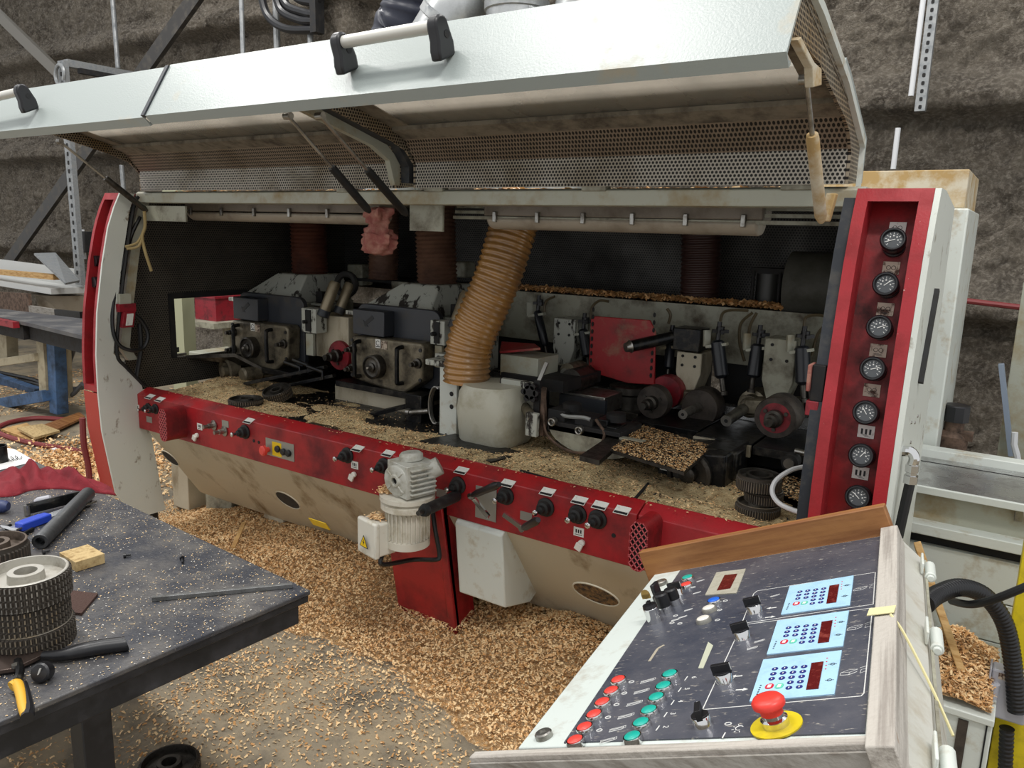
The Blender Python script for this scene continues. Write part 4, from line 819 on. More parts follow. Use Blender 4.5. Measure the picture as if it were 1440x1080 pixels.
knurled('knurled_feed_wheel', (s0.x, s0.y + .02, .80), rr, .047, 70, 1, [geardirty, geardirty], 'bottom wheel of the small knurled stack beside the gauge column', group='knurled wheels stacked on the deck')
knurled('knurled_feed_wheel', (s0.x + .012, s0.y + .035, .848), rr * .86, .042, 64, 1, [geardirty, geardirty], 'middle smaller wheel of the knurled stack beside the gauge column', group='knurled wheels stacked on the deck')
knurled('knurled_feed_wheel', (s0.x - .004, s0.y + .02, .891), rr * 1.0, .052, 70, 1, [geardirty, dsteel], 'top wheel of the knurled stack beside the gauge column', group='knurled wheels stacked on the deck', bore=.45)
g1 = P(346, 572, z=.80); knurled('knurled_feed_wheel', (g1.x, g1.y, .80), .085, .045, 60, 2, [geardirty, dsteel], 'knurled wheel lying flat under the black clamp bars')
g2 = P(388, 565, z=.80); knurled('knurled_feed_wheel', (g2.x, g2.y, .80), .075, .05, 56, 3, [geardirty, dsteel], 'tilted knurled wheel right of the flat one under the clamp bars', tilt=Matrix.Translation(V(g2.x, g2.y + .02, .82)) @ Matrix.Rotation(.35, 4, 'X'))
# ---- main extraction hood with amber hose
hb = P(690, 632, z=.80); HX, HY = P(690, 632, z=.8).x, .33
rings = []; cx0 = HX - .03
m = MB(); vs = []; fs = []; sec = []
for z, w, d, r, oy, ox in ((.80, .23, .24, .05, .12, -.06), (.83, .26, .27, .06, .12, -.06), (1.0, .275, .29, .07, .12, -.065), (1.10, .272, .29, .10, .12, -.07), (1.145, .25, .27, .12, .12, -.075)):
    sec.append([(HX + ox - .0 + a, HY + oy + b, z) for a, b in rrect(w, d, r, 6)])
ztop = P(657, 533, y=HY + .12).z
for i, s_ in enumerate(sec):
    for x, y, z in s_: vs.append((x, y, .80 + (z - .80) / .345 * (ztop - .80)))
n = len(sec[0])
for i in range(len(sec) - 1):
    for k in range(n): k2 = (k + 1) % n; fs.append((i * n + k, i * n + k2, (i + 1) * n + k2, (i + 1) * n + k))
fs += [tuple(range(n)), tuple((len(sec) - 1) * n + k for k in range(n))]; m.add(vs, fs)
mh = part('extraction_hood', m, mat('hood_grey_white', 'b4b3a4', .4, dirt=('8d8468', .25, 6)), label='rounded grey white extraction hood under the amber hose', smooth=50)
b0 = P(656, 534, y=HY + .12); t0 = P(729, 296, y=.62); mid1 = P(662, 480, y=HY + .13); mid2 = P(700, 390, y=.52)
corrugated('extraction_hose', [b0 + V(0, 0, -.01), mid1, mid2, t0, t0 + V(.02, .03, .06)], 32 * mpp(mid2), hosem, 'glossy amber corrugated hose rising from the big hood', 'extraction hoses under the roof', ridge=.075, pitch=.026, n=32)
part('hose_collar', MB().lathe([(.098, 0), (.098, .02)], t0 + V(0, 0, .01), (.1, .1, 1), 28), alu)
part('hood_bracket', bxp(702, 535, 745, 561, .47, .50), flakewhite, bevel=.003); 
q = P(748, 551, y=.44); m = MB().lathe([(.03, 0), (.03, .02)], q, (0, -1, 0), 12)
for k in range(6): t = k * 1.047; m.lathe([(.013, 0), (.013, .02)], q + V(.03 * math.cos(t), 0, .03 * math.sin(t)), (0, -1, 0), 10)
part('star_knob', m, black); part('clamp_lever', MB().bar(P(757, 538, y=.46), P(769, 510, y=.5), .016, .008, (0, 1, 0)), steel)
part('hood_post', bxp(750, 535, 758, 600, .45, .47), blackm)
A, B = P(738, 572, y=.47), P(750, 590, y=.40); part('damper', MB().mat(0).cyl(A, B, .022).mat(1).bx(B.x - .03, B.x + .025, .385, .41, B.z - .07, B.z + .03), [cast, flakewhite], bevel=.004)
# white angle plate left of the hood
part('angle_plate', bxp(618, 513, 642, 622, .42, .44), white, bevel=.003); part('angle_flange', bxp(598, 508, 642, 516, .40, .62), flakewhite, bevel=.003); part('angle_foot', bxp(600, 617, 642, 623, .42, .56), greygreen)
for b in (554, 572): part('plate_hole', MB().lathe([(.011, 0), (.011, .001)], P(635, b, y=.4195), (0, -1, 0), 12), blackm)
for k in range(3): part('coiled_line', MB().tube([P(612 + k * 2 + 9 * math.cos(t), 570 + 26 * math.sin(t), y=.5 + .02 * k) for t in np.linspace(1.2, 5.2, 14)], .005, 6), steel)
part('vise_block', bxp(570, 555, 592, 594, .50, .6), blacksteel, bevel=.004); A = P(577, 580, y=.48); part('vise_screw', MB().cyl(A, P(603, 578, y=.5), .013).lathe([(.018, 0), (.018, .02)], A, (-1, 0, 0), 12), steel)
part('floor_plate', MB().plate([P(590, 622, z=.805), P(640, 612, z=.805), P(740, 640, z=.805), P(690, 652, z=.805)], .008, (0, 0, 1)), blacksteel)
part('grey_motor_box', bxp(703, 501, 756, 532, .62, .8), greygreen, bevel=.004); part('black_carriage', bxp(704, 530, 792, 546, .6, .95), blackm)
part('red_flap', MB().plate([P(703, 497, y=.62), P(760, 492, y=.66), P(752, 486, y=.8), P(706, 483, y=.8)], .01), redguard)
q = P(798, 523, y=.8); part('bearing_end', MB().mat(0).lathe([(.04, 0), (.04, .12)], q, (0, 1, 0), 18).mat(1).lathe([(.02, 0), (.02, .03)], q, (0, -1, 0), 12), [cast, steel]); q = P(803, 536, y=.76); part('bearing_end', MB().lathe([(.055, 0), (.055, .15), (.03, .15)], q, (0, 1, 0), 20), dsteel)
# side spindle carriage right of the hood: alu fence, black mechanism, half-round plate
part('fence_block', bxp(772, 553, 850, 577, .72, .9), steel, bevel=.004); part('fence_face', bxp(786, 559, 851, 580, .70, .72), charc)
A = P(832, 610, y=.40); part('half_round_plate', MB().prism([(A.x + .21 * math.cos(t), A.z - .10 * math.sin(t)) for t in np.linspace(0, math.pi, 17)], .42, .45, 'y'), greydark)
part('mechanism_tray', bxp(770, 600, 872, 614, .42, .62), blackm, bevel=.003)
for a, b, r in ((780, 592, .03), (818, 604, .032)):
    q = P(a, b, y=.43); part('pneumatic_port', MB().mat(0).bx(q.x - .04, q.x + .04, .44, .56, q.z - .04, q.z + .045).mat(1).lathe([(.018, 0), (.018, .03), (.01, .03), (.01, .01)], q, (0, -1, 0), 14), [blackm, steel], bevel=.004)
for a, b in ((804, 577), (866, 592), (812, 590)): part('cap', MB().lathe([(.04, 0), (.04, .03), (.03, .035)], P(a, b, y=.52), (0, 0, 1), 16), blackm)
part('grey_air_line', MB().tube(smooth_pts([P(786, 578, y=.46), P(795, 585, y=.44), P(820, 587, y=.44), P(830, 590, y=.44)], 5), .008, 6), mat('grey_line', '8d8f8d', .4))
part('brown_air_line', MB().tube(smooth_pts([P(764, 582, y=.44), P(770, 612, y=.42), P(800, 634, y=.41), P(835, 634, y=.41), P(850, 612, y=.42), P(838, 590, y=.44)], 6), .006, 6), rust)
part('pipe_cluster', MB().tube([P(764, 545, y=.48), P(763, 560, y=.48), P(765, 590, y=.46), P(762, 612, y=.45)], .016, 8), rust)
for a, b, w in ((790, 600, 10), (846, 598, 8), (800, 608, 8), (856, 608, 10)): part('mechanism_block', bxp(a - w, b - 8, a + w, b + 6, .46, .56), blacksteel, bevel=.004)
# lower spindle housing under the table plate
q = P(962, 668, y=.42); part('lower_spindle_housing', MB().prism([(q.x - .13, q.z + .07), (q.x - .10, q.z - .06), (q.x - .02, q.z - .13), (q.x + .10, q.z - .13), (q.x + .15, q.z - .02), (q.x + .15, q.z + .1)], .43, .7, 'y'), blacksteel, bevel=.008)
part('spindle_ring', MB().lathe([(.085, 0), (.085, .02), (.07, .022), (.068, .008), (.03, .005), (.03, .04), (.015, .045)], q + V(.02, .01, .01), (0, -1, 0), 28), dsteel)
part('guard_sticker', MB().mat(0).bx(q.x - .10, q.x - .055, .4275, .4295, q.z - .0, q.z + .06).mat(1).tube([(q.x - .078 + .014 * math.cos(t), .427, q.z + .035 + .014 * math.sin(t)) for t in np.linspace(0, 5.5, 14)], .0018, 4).bx(q.x - .095, q.x - .06, .4265, .4275, q.z + .006, q.z + .011), [label_m, ink])
part('rating_sticker', MB().mat(0).bx(q.x - .04, q.x + .03, .425, .4295, q.z - .12, q.z - .085).mat(1).bx(q.x + .03, q.x + .09, .425, .4295, q.z - .12, q.z - .085).mat(2).bx(q.x - .035, q.x + .022, .4245, .425, q.z - .106, q.z - .10), [label_m, labeldirty, ink])
q = P(1012, 655, y=.5); part('clamp_casting', MB().bx(q.x - .07, q.x + .06, .5, .62, q.z - .05, q.z + .06), blacksteel, bevel=.01)
for dx in (-.03, .015): part('clamp_bolt', MB().lathe([(.014, 0), (.014, .018), (.008, .02)], q + V(dx, 0, .0), (0, -1, 0), 12), steel)
part('roller_pin', MB().mat(0).lathe([(.03, 0), (.03, .05)], P(1110, 651, y=.52), (0, 1, 0), 16).mat(1).lathe([(.018, 0), (.018, .015), (.008, .015)], P(1110, 651, y=.52), (0, -1, 0), 14), [blackm, steel]); part('pin_rod', MB().cyl(P(1118, 634, y=.55), P(1145, 640, y=.55), .01), steel)
part('grit_plate', MB().plate([P(1085, 690, z=.81), P(1100, 668, z=.81), P(1148, 676, z=.81), P(1140, 712, z=.81)], .006, (0, 0, 1)), dsteel)
sprinkle('grit', [P(1085, 690, z=.817), P(1100, 668, z=.817), P(1148, 676, z=.817), P(1140, 712, z=.817)], 900, .012, [chipA, blackm, chipC], 'gritty chips on the dark plate beside the gauge column')
part('white_air_tube', MB().tube(smooth_pts([P(1142, 655, y=.22), P(1115, 660, y=.16), P(1092, 675, y=.1), P(1086, 692, y=.07), P(1096, 708, y=.05), P(1120, 719, y=.03), P(1138, 722, y=.0)], 6), .0075, 8), whitetube)
# deck detail: cover plates with seams
for a, b, c, d in ((-3.4, -2.75, .12, .42), (-2.72, -2.2, .12, .4), (-1.42, -1.0, .1, .40)): part('deck_plate', MB().bx(a, b, c, d, .792, .797), blacksteel)
part('deck_seam', MB().bar(P(732, 662, z=.815), P(888, 707, z=.815), .008, .008), blackm); part('deck_seam', MB().bar(P(888, 707, z=.815), P(912, 680, z=.815), .008, .008), blackm)
# sawdust carpet on the deck
def sdust(x, y):
    h = .018 * sstep(.46, .62, fbm(x * 2.6 + 5, y * 3.5, 91)) + .03 * np.exp(-(((x + 1.45) / .33) ** 2 + ((y - .3) / .22) ** 2)) + .022 * np.exp(-(((x + 2.25) / .35) ** 2 + ((y - .24) / .12) ** 2)) + .01 * np.exp(-(((x + .75) / .22) ** 2 + ((y - .22) / .14) ** 2)) + .05 * np.exp(-(((x + 3.65) / .2) ** 2 + ((y - .4) / .2) ** 2)) + .03 * np.exp(-(((x + 3.2) / .3) ** 2 + ((y - .25) / .12) ** 2))
    return h * (1 - sstep(.6, .9, y)) * sstep(.06, .12, y) + .004 * (fbm(x * 25, y * 25, 95, 2) - .5)
sx = np.linspace(-3.84, -.44, 300); sy = np.linspace(.077, .95, 90); SX, SY = np.meshgrid(sx, sy)
gridmesh('deck_sawdust', SX, SY, .789 + sdust(SX, SY), sawdust, kind='stuff', label='carpet of pale sawdust on the machine deck', cat='sawdust')
n = 26000; x = RNG.uniform(-3.84, -.45, n); y = RNG.uniform(.03, .75, n); h = sdust(x, y); k = RNG.uniform(0, 1, n) < np.clip(h / .02, .12, .9)
flakes('deck_chips', np.stack([x[k], y[k], np.maximum(.795, .791 + h[k]) + np.where(y[k] < .075, .035, 0)], -1), .011, [chipA, chipA, chipB, blackm], 'fine pale chips over the machine deck', 'shavings', flat=.2)
# interlock, cable and tie cord at the outfeed end
q = P(168, 432, x=-3.88); il = part('interlock_switch', MB().mat(0).bx(-3.87, -3.835, q.y - .02, q.y + .04, q.z + .02, q.z + .07).mat(1).bx(-3.875, -3.83, q.y - .03, q.y + .06, q.z - .02, q.z + .02).mat(1).obox((-3.845, q.y + .015, q.z - .06), (.02, 0, 0), (0, .03, 0), (0, .008, .04)).mat(2).obox((-3.824, q.y + .018, q.z - .06), (.001, 0, 0), (0, .018, 0), (0, .006, .03)), [greygreen, redpu, label_m], bevel=.002)
part('black_cable', MB().tube(smooth_pts([P(182, 438, x=-3.84), P(198, 450, x=-3.83), P(208, 470, x=-3.82), P(203, 488, x=-3.82), P(188, 493, x=-3.82), P(170, 487, x=-3.84), P(160, 470, x=-3.85), P(158, 440, x=-3.86), P(162, 410, x=-3.87), P(172, 370, x=-3.87), P(185, 330, x=-3.88), P(197, 305, x=-3.88)], 6), .010, 8), cablemat)
part('lower_cable', MB().tube(smooth_pts([P(196, 455, x=-3.86), P(198, 490, x=-3.86), P(192, 530, x=-3.86)], 6), .012, 8), cablemat)
cd = MB()
O('tie_cord', MB().tube(smooth_pts([P(203, 297, x=-3.80), P(204, 318, x=-3.80), P(200, 332, x=-3.80), P(202, 345, x=-3.80), P(206, 360, x=-3.79), P(213, 381, x=-3.79)], 6), .008, 7).tube(smooth_pts([P(200, 330, x=-3.805), P(192, 342, x=-3.82), P(176, 347, x=-3.84)], 6), .007, 7).tube(smooth_pts([P(201, 334, x=-3.80), P(194, 347, x=-3.81), P(178, 350, x=-3.83)], 6), .007, 7), cordm, None, 'straw coloured cord knotted under the left gas spring', 'cord')
# dusty pink rag on the spring anchor
vs = []; fs = []; A = P(533, 292, y=.15); B = P(532, 358, y=.15); nseg, nr = 26, 30
for i in range(nseg + 1):
    t = i / nseg; c = A.lerp(B, t); rr = (.052, .058, .05, .04, .055, .072, .075, .07, .055)[min(8, int(t * 8.99))]
    for k in range(nr):
        a = 2 * math.pi * k / nr; f = 1 + .22 * math.sin(5 * a + 6 * t) + .12 * math.sin(9 * a - 11 * t) + .2 * noise.noise(V(math.cos(a) * 2, math.sin(a) * 2, t * 7))
        e = .3 if i in (0, nseg) else 1; vs.append(c + V(math.cos(a) * rr * f * e, math.sin(a) * rr * .7 * f * e, .012 * noise.noise(V(a, t * 9, 3))))
for i in range(nseg):
    for k in range(nr): k2 = (k + 1) % nr; fs.append((i * nr + k, i * nr + k2, (i + 1) * nr + k2, (i + 1) * nr + k))
fs += [tuple(range(nr)), tuple(nseg * nr + k for k in range(nr))]
O('hanging_rag', MB().add(vs, fs), pinkrag, None, 'crumpled dusty pink rag tied under the gas springs', 'rag', smooth=80)
# ------------------------------------------------------------------ control console
CO = V(-.522, -1.399, .978); CU = V(.434, .005, .197); CV = V(-.088, .678, -.015); CN = V(-.412, -.033, .91).normalized()
def CP(u, v, h=0): return CO + CU * u + CV * v + CN * h
def PC(px, py, h=0): return PP(px, py, CO + CN * h, CN)
eu = CU.normalized(); ev = (CV - eu * CV.dot(eu)).normalized()
con = E('control_console', (-.32, -1.05, 0), 'sloping control console with scratched dark panel, coloured buttons and wooden edging', 'console')
def cpart(n, mb, m, **k): return O(n, mb, m, k.pop('parent', con), **k)
# cabinet body with slanted door on the high side
def sec(v):
    s = CV * v; near = V(.088, -.68, .015)
    b = [CP(-.02, v, -.012), CP(1.06, v, -.012)]; w = near * (1 - (v - .03))
    d = CV * (v - 1.02)
    return b + [V(-.105, -.705, 1.13) + d, V(-.063, -.70, .98) + d, V(-.004, -.70, .70) + d, V(-.06, -.70, .60) + d, V(-.40, -.70, .72) + d]
a, b = sec(-.02), sec(1.03); n = len(a)
cpart('console_body', MB().add(a + b, [tuple(range(n)), tuple(range(2 * n - 1, n - 1, -1))] + [(i, (i + 1) % n, n + (i + 1) % n, n + i) for i in range(n)]), mat('console_grey_paint', 'b9b8af', .5, dirt=('9b8f7a', .25, 12), bump=(.04, 120)), bevel=.004)
cpart('pedestal', MB().bx(-.36, -.24, -1.1, -.98, 0, .70), greydark, bevel=.004)
cpart('panel_frame', MB().plate([CP(-.01, -.01, -.012), CP(1.02, -.01, -.012), CP(1.02, 1.02, -.012), CP(-.01, 1.02, -.012)], .012, CN), paneledge, bevel=.002)
face = cpart('panel_face', MB().plate([CP(.155, .0, .0), CP(1.0, .0, .0), CP(1.0, .99, .0), CP(.13, .99, .0)], .002, CN), panelm)
# wooden edging
def board(name, a, b, w, h, m, h0=0, side=None, **k):
    d = (b - a).normalized(); sd = side or CN.cross(d).normalized()
    M = TM(a, d, CN.cross(d).normalized(), CN); Mi = M.inverted()
    c = [a - CN * h0, b - CN * h0, b + sd * w - CN * h0, a + sd * w - CN * h0, a + CN * h, b + CN * h, b + sd * w + CN * h, a + sd * w + CN * h]
    return cpart(name, MB().hexa([Mi @ p for p in c]), m, M=M, bevel=.002, **k)
board('far_board', CP(-.05, 1.0), CP(1.05, 1.0), .022, .055, woodoak, .02, label='varnished brown board along the far edge')
A = PC(1110, 748, .028); fd = CV.normalized()
A = PP(1110, 748, CP(0, 1.0), fd); cpart('board_screw', MB().lathe([(.009, 0), (.009, .003), (.006, .005)], A, -fd, 16), steel)
board('side_board', PC(1215, 1050, .016) - CN * .016, PC(1238, 742, .016) - CN * .016, .03, .016, woodworn, .03, side=eu, label='weathered pale wooden strip along the high edge')
NB0, NB1 = PC(668, 1056, .012) - CN * .012, PC(1248, 1032, .012) - CN * .012
board('near_board', NB0, NB1, .016, .012, woodwornX, .14, side=-ev, label='weathered painted board along the near edge')
cpart('near_board_face', MB().hexa([q_ - ev * e_ + CN * h_ for h_ in (-.14, .004) for q_, e_ in ((NB0, .0165), (NB1, .0165), (NB1, .02), (NB0, .02))]), woodgrey)
# hinges and door seam on the slanted side
for v in (.93, .52, .06):
    c = V(-.105, -.705, 1.13) + CV * (v - 1.02) + V(.012, 0, .002); d = CV.normalized()
    hg = cpart('door_hinge', MB().mat(0).cyl(c - d * .03, c + d * .03, .009, n=12).cyl(c - d * .036, c - d * .03, .006, n=10).bar(c - d * .028 + V(-.014, 0, .012), c + d * .028 + V(-.014, 0, .012), .004, .02, (0, 0, 1)), white, bevel=.0015)
cpart('door_seam', MB().bar(V(-.099, -.705, 1.128) + CV * -1.02, V(-.099, -.705, 1.128), .004, .004), greydark)
q = CP(1.035, .42, .0185); cpart('tape_strip', MB().obox(q, eu * .018, ev * .012, CN * .0006), mat('masking_tape', 'd8cf9f', .6))
cpart('cable_tie', MB().tube(smooth_pts([CP(1.06, .40, .017), CP(1.085, .36, .0), CP(1.12, .28, -.05), CP(1.14, .22, -.09)], 6), .002, 6), mat('cable_tie_plastic', 'cfc695', .5))
# push buttons
ring = MB().mat(0).lathe([(.0135, 0), (.0135, .006), (.0125, .009), (.0112, .009), (.011, .007)], (0, 0, 0), (0, 0, 1), 24).mat(1).lathe([(.0108, .006), (.0108, .0095), (.0095, .0105), (.0001, .0108)], (0, 0, 0), (0, 0, 1), 24, cap=False)
FM = lambda p: TM(p, eu, ev, CN)
RB = [(868.6, 953.4), (858.7, 968.6), (846.2, 984.7), (834.4, 1001.7), (821, 1019.7), (807.7, 1038)]; GB = [(941, 945.3), (932, 961.8), (922, 977.7), (911.6, 995.8), (900.5, 1013.3), (888.2, 1032.8)]
for pts, m, k in ((RB, btnred, 'r'), (GB, btngreen, 'g')):
    for p in pts: cpart('push_button', ring, [chrome, m], M=FM(PC(*p, .0105) - CN * .0105), key='btn' + k, smooth=40)
for p, m, k in (((1003, 842), btnblue, 'b'), ((996, 853), btnwhite, 'w'), ((988, 868), btnwhite, 'w'), ((966, 810), btngreen, 'g'), ((964, 820), btnred, 'r')): cpart('push_button', ring, [chrome if k != 'w' else silverplate, m], M=FM(PC(*p, .0105) - CN * .0105), key='btn' + k, smooth=40)
cap = MB().lathe([(.013, 0), (.013, .007), (.011, .009), (.006, .009), (.006, .007)], (0, 0, 0), (0, 0, 1), 24)
for p in ((931, 822), (766, 1037)): cpart('blanking_cap', cap, steel, M=FM(PC(*p)), key='cap')
def selector(p, ang, s=1.0):
    m = MB().mat(0).lathe([(.0155, 0), (.0155, .004), (.0145, .006), (.0145, .016), (.013, .018)], (0, 0, 0), (0, 0, 1), 24); c, sn = math.cos(ang), math.sin(ang)
    m.mat(1).obox((0, 0, .024), (.0155 * c, .0155 * sn, 0), (-.0045 * sn, .0045 * c, 0), (0, 0, .008)).lathe([(.0135, .016), (.0135, .02)], (0, 0, 0), (0, 0, 1), 20).mat(2).obox((.0157 * c, .0157 * sn, .026), (.0003 * c, .0003 * sn, 0), (-.0012 * sn, .0012 * c, 0), (0, 0, .006))
    cpart('selector_switch', m, [chrome, black, print_m], M=FM(PC(*p)) @ Matrix.Scale(s * .85, 4), smooth=40, bevel=.0006)
selector((1063, 862), .25); selector((1046, 899), .35); selector((1021, 960), .2); selector((990, 1022), 1.9); selector((953, 838), .1)
q = PC(922, 876); cpart('key_switch', MB().mat(0).lathe([(.0135, 0), (.0135, .028), (.012, .03)], (0, 0, 0), (0, 0, 1), 20).mat(1).lathe([(.0135, .03), (.0125, .036)], (0, 0, 0), (0, 0, 1), 20).bx(-.003, .003, -.004, .004, .034, .042).mat(2).obox((0, 0, .051), (.0085, 0, 0), (0, .0012, 0), (0, 0, .004)).lathe([(.0085, -.0012), (.0085, .0012)], (0, 0, .055), (0, 1, 0), 18), [chrome, black, mat('brass_key', 'a58a52', .35, .6)], M=FM(q))
for p, hh in (((938, 862), .03), ((950, 852), .026)): cpart('black_knob_switch', MB().mat(0).lathe([(.012, 0), (.012, .014)], (0, 0, 0), (0, 0, 1), 18).mat(1).lathe([(.0135, .014), (.0135, hh + .006), (.011, hh + .009)], (0, 0, 0), (0, 0, 1), 12), [chrome, black], M=FM(PC(*p)))
q = PC(928, 845); cpart('lever_switch', MB().mat(0).lathe([(.012, 0), (.012, .012)], (0, 0, 0), (0, 0, 1), 18).obox((0, 0, .024), (.004, 0, 0), (0, .013, 0), (0, 0, .013)), black, M=FM(q), bevel=.002)
# emergency stop
q = PC(1093, 1023); cpart('stop_collar', MB().lathe([(.031, 0), (.031, .002)], (0, 0, .002), (0, 0, 1), 32), yellow, M=FM(q))
cpart('emergency_stop', MB().mat(0).lathe([(.0165, .003), (.0165, .012), (.0135, .014), (.0135, .018)], (0, 0, 0), (0, 0, 1), 28).mat(1).lathe([(.0135, .018), (.0135, .025), (.0195, .028), (.020, .033), (.017, .037), (.010, .0385), (.0001, .039)], (0, 0, 0), (0, 0, 1), 32), [chrome, mat('stop_red', 'd9372c', .4)], M=FM(q), smooth=45)
# display plate
def quad(name, pts, h0, h1, m, parent=None): return O(name, MB().plate([PC(*p, h0) for p in pts], h1 - h0, CN), m, parent or con)
dp = quad('display_plate', [(1008, 806), (1049, 801), (1036, 835), (992, 838)], .002, .004, mat('beige_plate', 'a9a596', .5, dirt=('8d8877', .3, 40))); quad('display_window', [(1019, 809), (1037, 807), (1027, 827.5), (1008, 830.6)], .004, .0046, display, dp)
# keypads
K3 = [(1074, 929.3), (1184.4, 916.1), (1174, 977.9), (1054.6, 988.3)]
z2 = lambda x, y: (1040 + x / 7.2, 905 + y / 7.2)
P3 = [PC(*p, .004) for p in K3]; e1 = P3[1] - P3[0]; e2 = P3[3] - P3[0]
def ab(px):
    d = PC(*px, .004) - P3[0]; g = [[e1.dot(e1), e1.dot(e2)], [e1.dot(e2), e2.dot(e2)]]; r = [d.dot(e1), d.dot(e2)]; D = g[0][0] * g[1][1] - g[0][1] ** 2
    return ((r[0] * g[1][1] - r[1] * g[0][1]) / D, (g[0][0] * r[1] - g[0][1] * r[0]) / D)
keys = [ab(z2(x, y)) for x, y in ((360, 258), (457, 250), (555, 243), (655, 235), (343, 308), (441, 300), (541, 293), (641, 285), (327, 358), (429, 352), (527, 343), (630, 335), (515, 395), (617, 388), (500, 450), (605, 440))]
rk = [ab(z2(303, 435)), ab(z2(403, 432))]; dsp = [ab(z2(*p)) for p in ((730, 200), (852, 185), (800, 460), (675, 470))]; led = [ab(z2(*p)) for p in ((888, 148), (882, 185), (877, 222), (872, 258))]
key = MB().mat(0).lathe([(.0044, 0), (.0044, .0006)], (0, 0, 0), (0, 0, 1), 16).mat(1).bx(-.0007, .0007, -.0018, .0018, .0006, .0008)
for kp in ([(1111, 825.6), (1201, 810.6), (1195.6, 852.5), (1098.8, 865.6)], [(1093.8, 874.4), (1194.4, 860), (1186, 910), (1078.8, 921.9)], K3):
    kq = quad('keypad', kp, .002, .004, keypad); c = [PC(*p, .004) for p in kp]; f1 = c[1] - c[0]; f2 = c[3] - c[0]; at = lambda a, b: c[0] + f1 * a + f2 * b
    for a, b in keys: O('key', key, [navy, print_m], kq, M=FM(at(a, b)), key='kkey')
    for (a, b), m in zip(rk, (keyred, keygreen)): O('key', MB().mat(0).prism([(x, y) for x, y in rrect(.011, .0135, .005, 4)], 0, .0007, 'z').mat(1).bx(-.0025, .0025, -.004, .004, .0007, .0009), [m, print_m], kq, M=FM(at(a, b)))
    O('display_window', MB().plate([at(*p) for p in dsp], .0008, CN), display, kq)
    for a, b in led: O('indicator', MB().lathe([(.0011, 0), (.0011, .0004)], (0, 0, 0), (0, 0, 1), 8), keyred, kq, M=FM(at(a, b)))
    for (a, b) in (ab(z2(945, 208)), ab(z2(910, 370))): O('print_mark', MB().tube([V(.003 * math.cos(t), .003 * math.sin(t), .0003) for t in np.linspace(0, 6.28, 9)[:-1]], .0003, 4, closed=True).bx(-.0055, .0055, -.0003, .0003, 0, .0004), ink, kq, M=FM(at(a, b)))
    for i in range(5): a, b = ab(z2(215 - 9 * i, 425 + 22 * i)); O('print_mark', MB().bx(-.0011, .0011, -.0012, .0012, 0, .0003), ink, kq, M=FM(at(a, b)))
# white printed lines and icons
def line(pts, w=.0014, closed=False, parent=None):
    p = [PC(*q, .0022) for q in pts]; p = p + [p[0]] if closed else p
    for a, b in zip(p, p[1:]): O('printed_line', MB().bar(a, b, w, .0006, CN), print_m, face)
line([(1043, 877), (1060, 835), (1065, 831), (1231, 805), (1228, 850), (1043, 877)]); line([(1227, 855), (1215, 975), (1211, 979), (988, 998), (1043, 879), (1227, 855)])
def icon(px, py, sc=1.0, kind=0):
    o = PC(px, py, .0022); m = MB()
    L = lambda *pts: m.tube([o + eu * (x * sc) + ev * (y * sc) for x, y in pts], .00045, 4)
    if kind == 0: L((-.012, -.006), (.008, .002), (.008, .007), (-.012, -.001), (-.012, -.006)); L((-.012, -.001), (-.014, .001), (.006, .009), (.008, .007)); L((.006, .009), (.010, .011), (.012, .006), (.008, .002))
    elif kind == 1: m.tube([o + eu * (.0042 * math.cos(t)) + ev * (.0032 * math.sin(t)) for t in np.linspace(0, 6.28, 13)[:-1]], .0008, 5, closed=True)
    elif kind == 2: m.bar(o - ev * .006, o + ev * .006, .0016, .0006, CN)
    elif kind == 3: m.bar(o - eu * .0075, o + eu * .003, .0028, .0006, CN).plate([o + eu * .003 + ev * .004, o + eu * .003 - ev * .004, o + eu * .010], .0005, CN)
    elif kind == 4: m.bar(o + eu * .0075, o - eu * .003, .0028, .0006, CN).plate([o - eu * .003 - ev * .004, o - eu * .003 + ev * .004, o - eu * .010], .0005, CN)
    elif kind == 5: m.tube([o + eu * (.005 * math.cos(t)) + ev * (.005 * math.sin(t)) for t in np.linspace(.6, 5.2, 11)], .0007, 4); [m.bar(o + eu * (.007 * math.cos(t)) + ev * (.007 * math.sin(t)), o + eu * (.010 * math.cos(t)) + ev * (.010 * math.sin(t)), .001, .0006, CN) for t in np.linspace(2, 5, 5)]
    elif kind == 6: L((-.014, -.006), (-.004, -.006), (.004, .0), (.004, .006), (-.006, .006), (-.014, .0), (-.014, -.006)); L((-.004, -.006), (-.004, -.0), (-.014, .0)); L((-.004, 0), (.004, .006)); L((.008, -.004), (.014, .0), (.014, .007), (.008, .004), (.008, -.004)); L((.006, .009), (.014, .013))
    O('printed_icon', m, print_m, face)
for a, b in ((888, 959), (878, 975), (867, 991), (855, 1009), (843, 1027)): icon(a, b, kind=1)
for a, b in ((911, 958), (902, 973), (892, 990), (880, 1008), (868, 1026), (855, 1042)): icon(a, b, .9)
for a, b in ((965, 954), (956, 970), (946, 988), (936, 1005), (925, 1024)): icon(a, b, .8, 2)
for a, b in ((1086, 855), (1037, 951)): icon(a, b, kind=4)
for a, b in ((1082, 868), (1042, 970)): icon(a, b, kind=3)
icon(1024, 1018, kind=1); icon(1040, 1024, kind=5); icon(1018, 1034, kind=2)
for a, b in ((1215, 827), (1208, 882), (1200, 945)): icon(a, b, 1.1, 6)
for a, b in ((1068, 902), (1058, 912), (1090, 838), (980, 834), (985, 817), (950, 872), (960, 868), (968, 858)): icon(a, b, .6)
for a, b in ((1020, 845), (1012, 858), (1009, 872), (950, 866), (945, 876), (956, 877), (975, 826)): icon(a, b, kind=1)
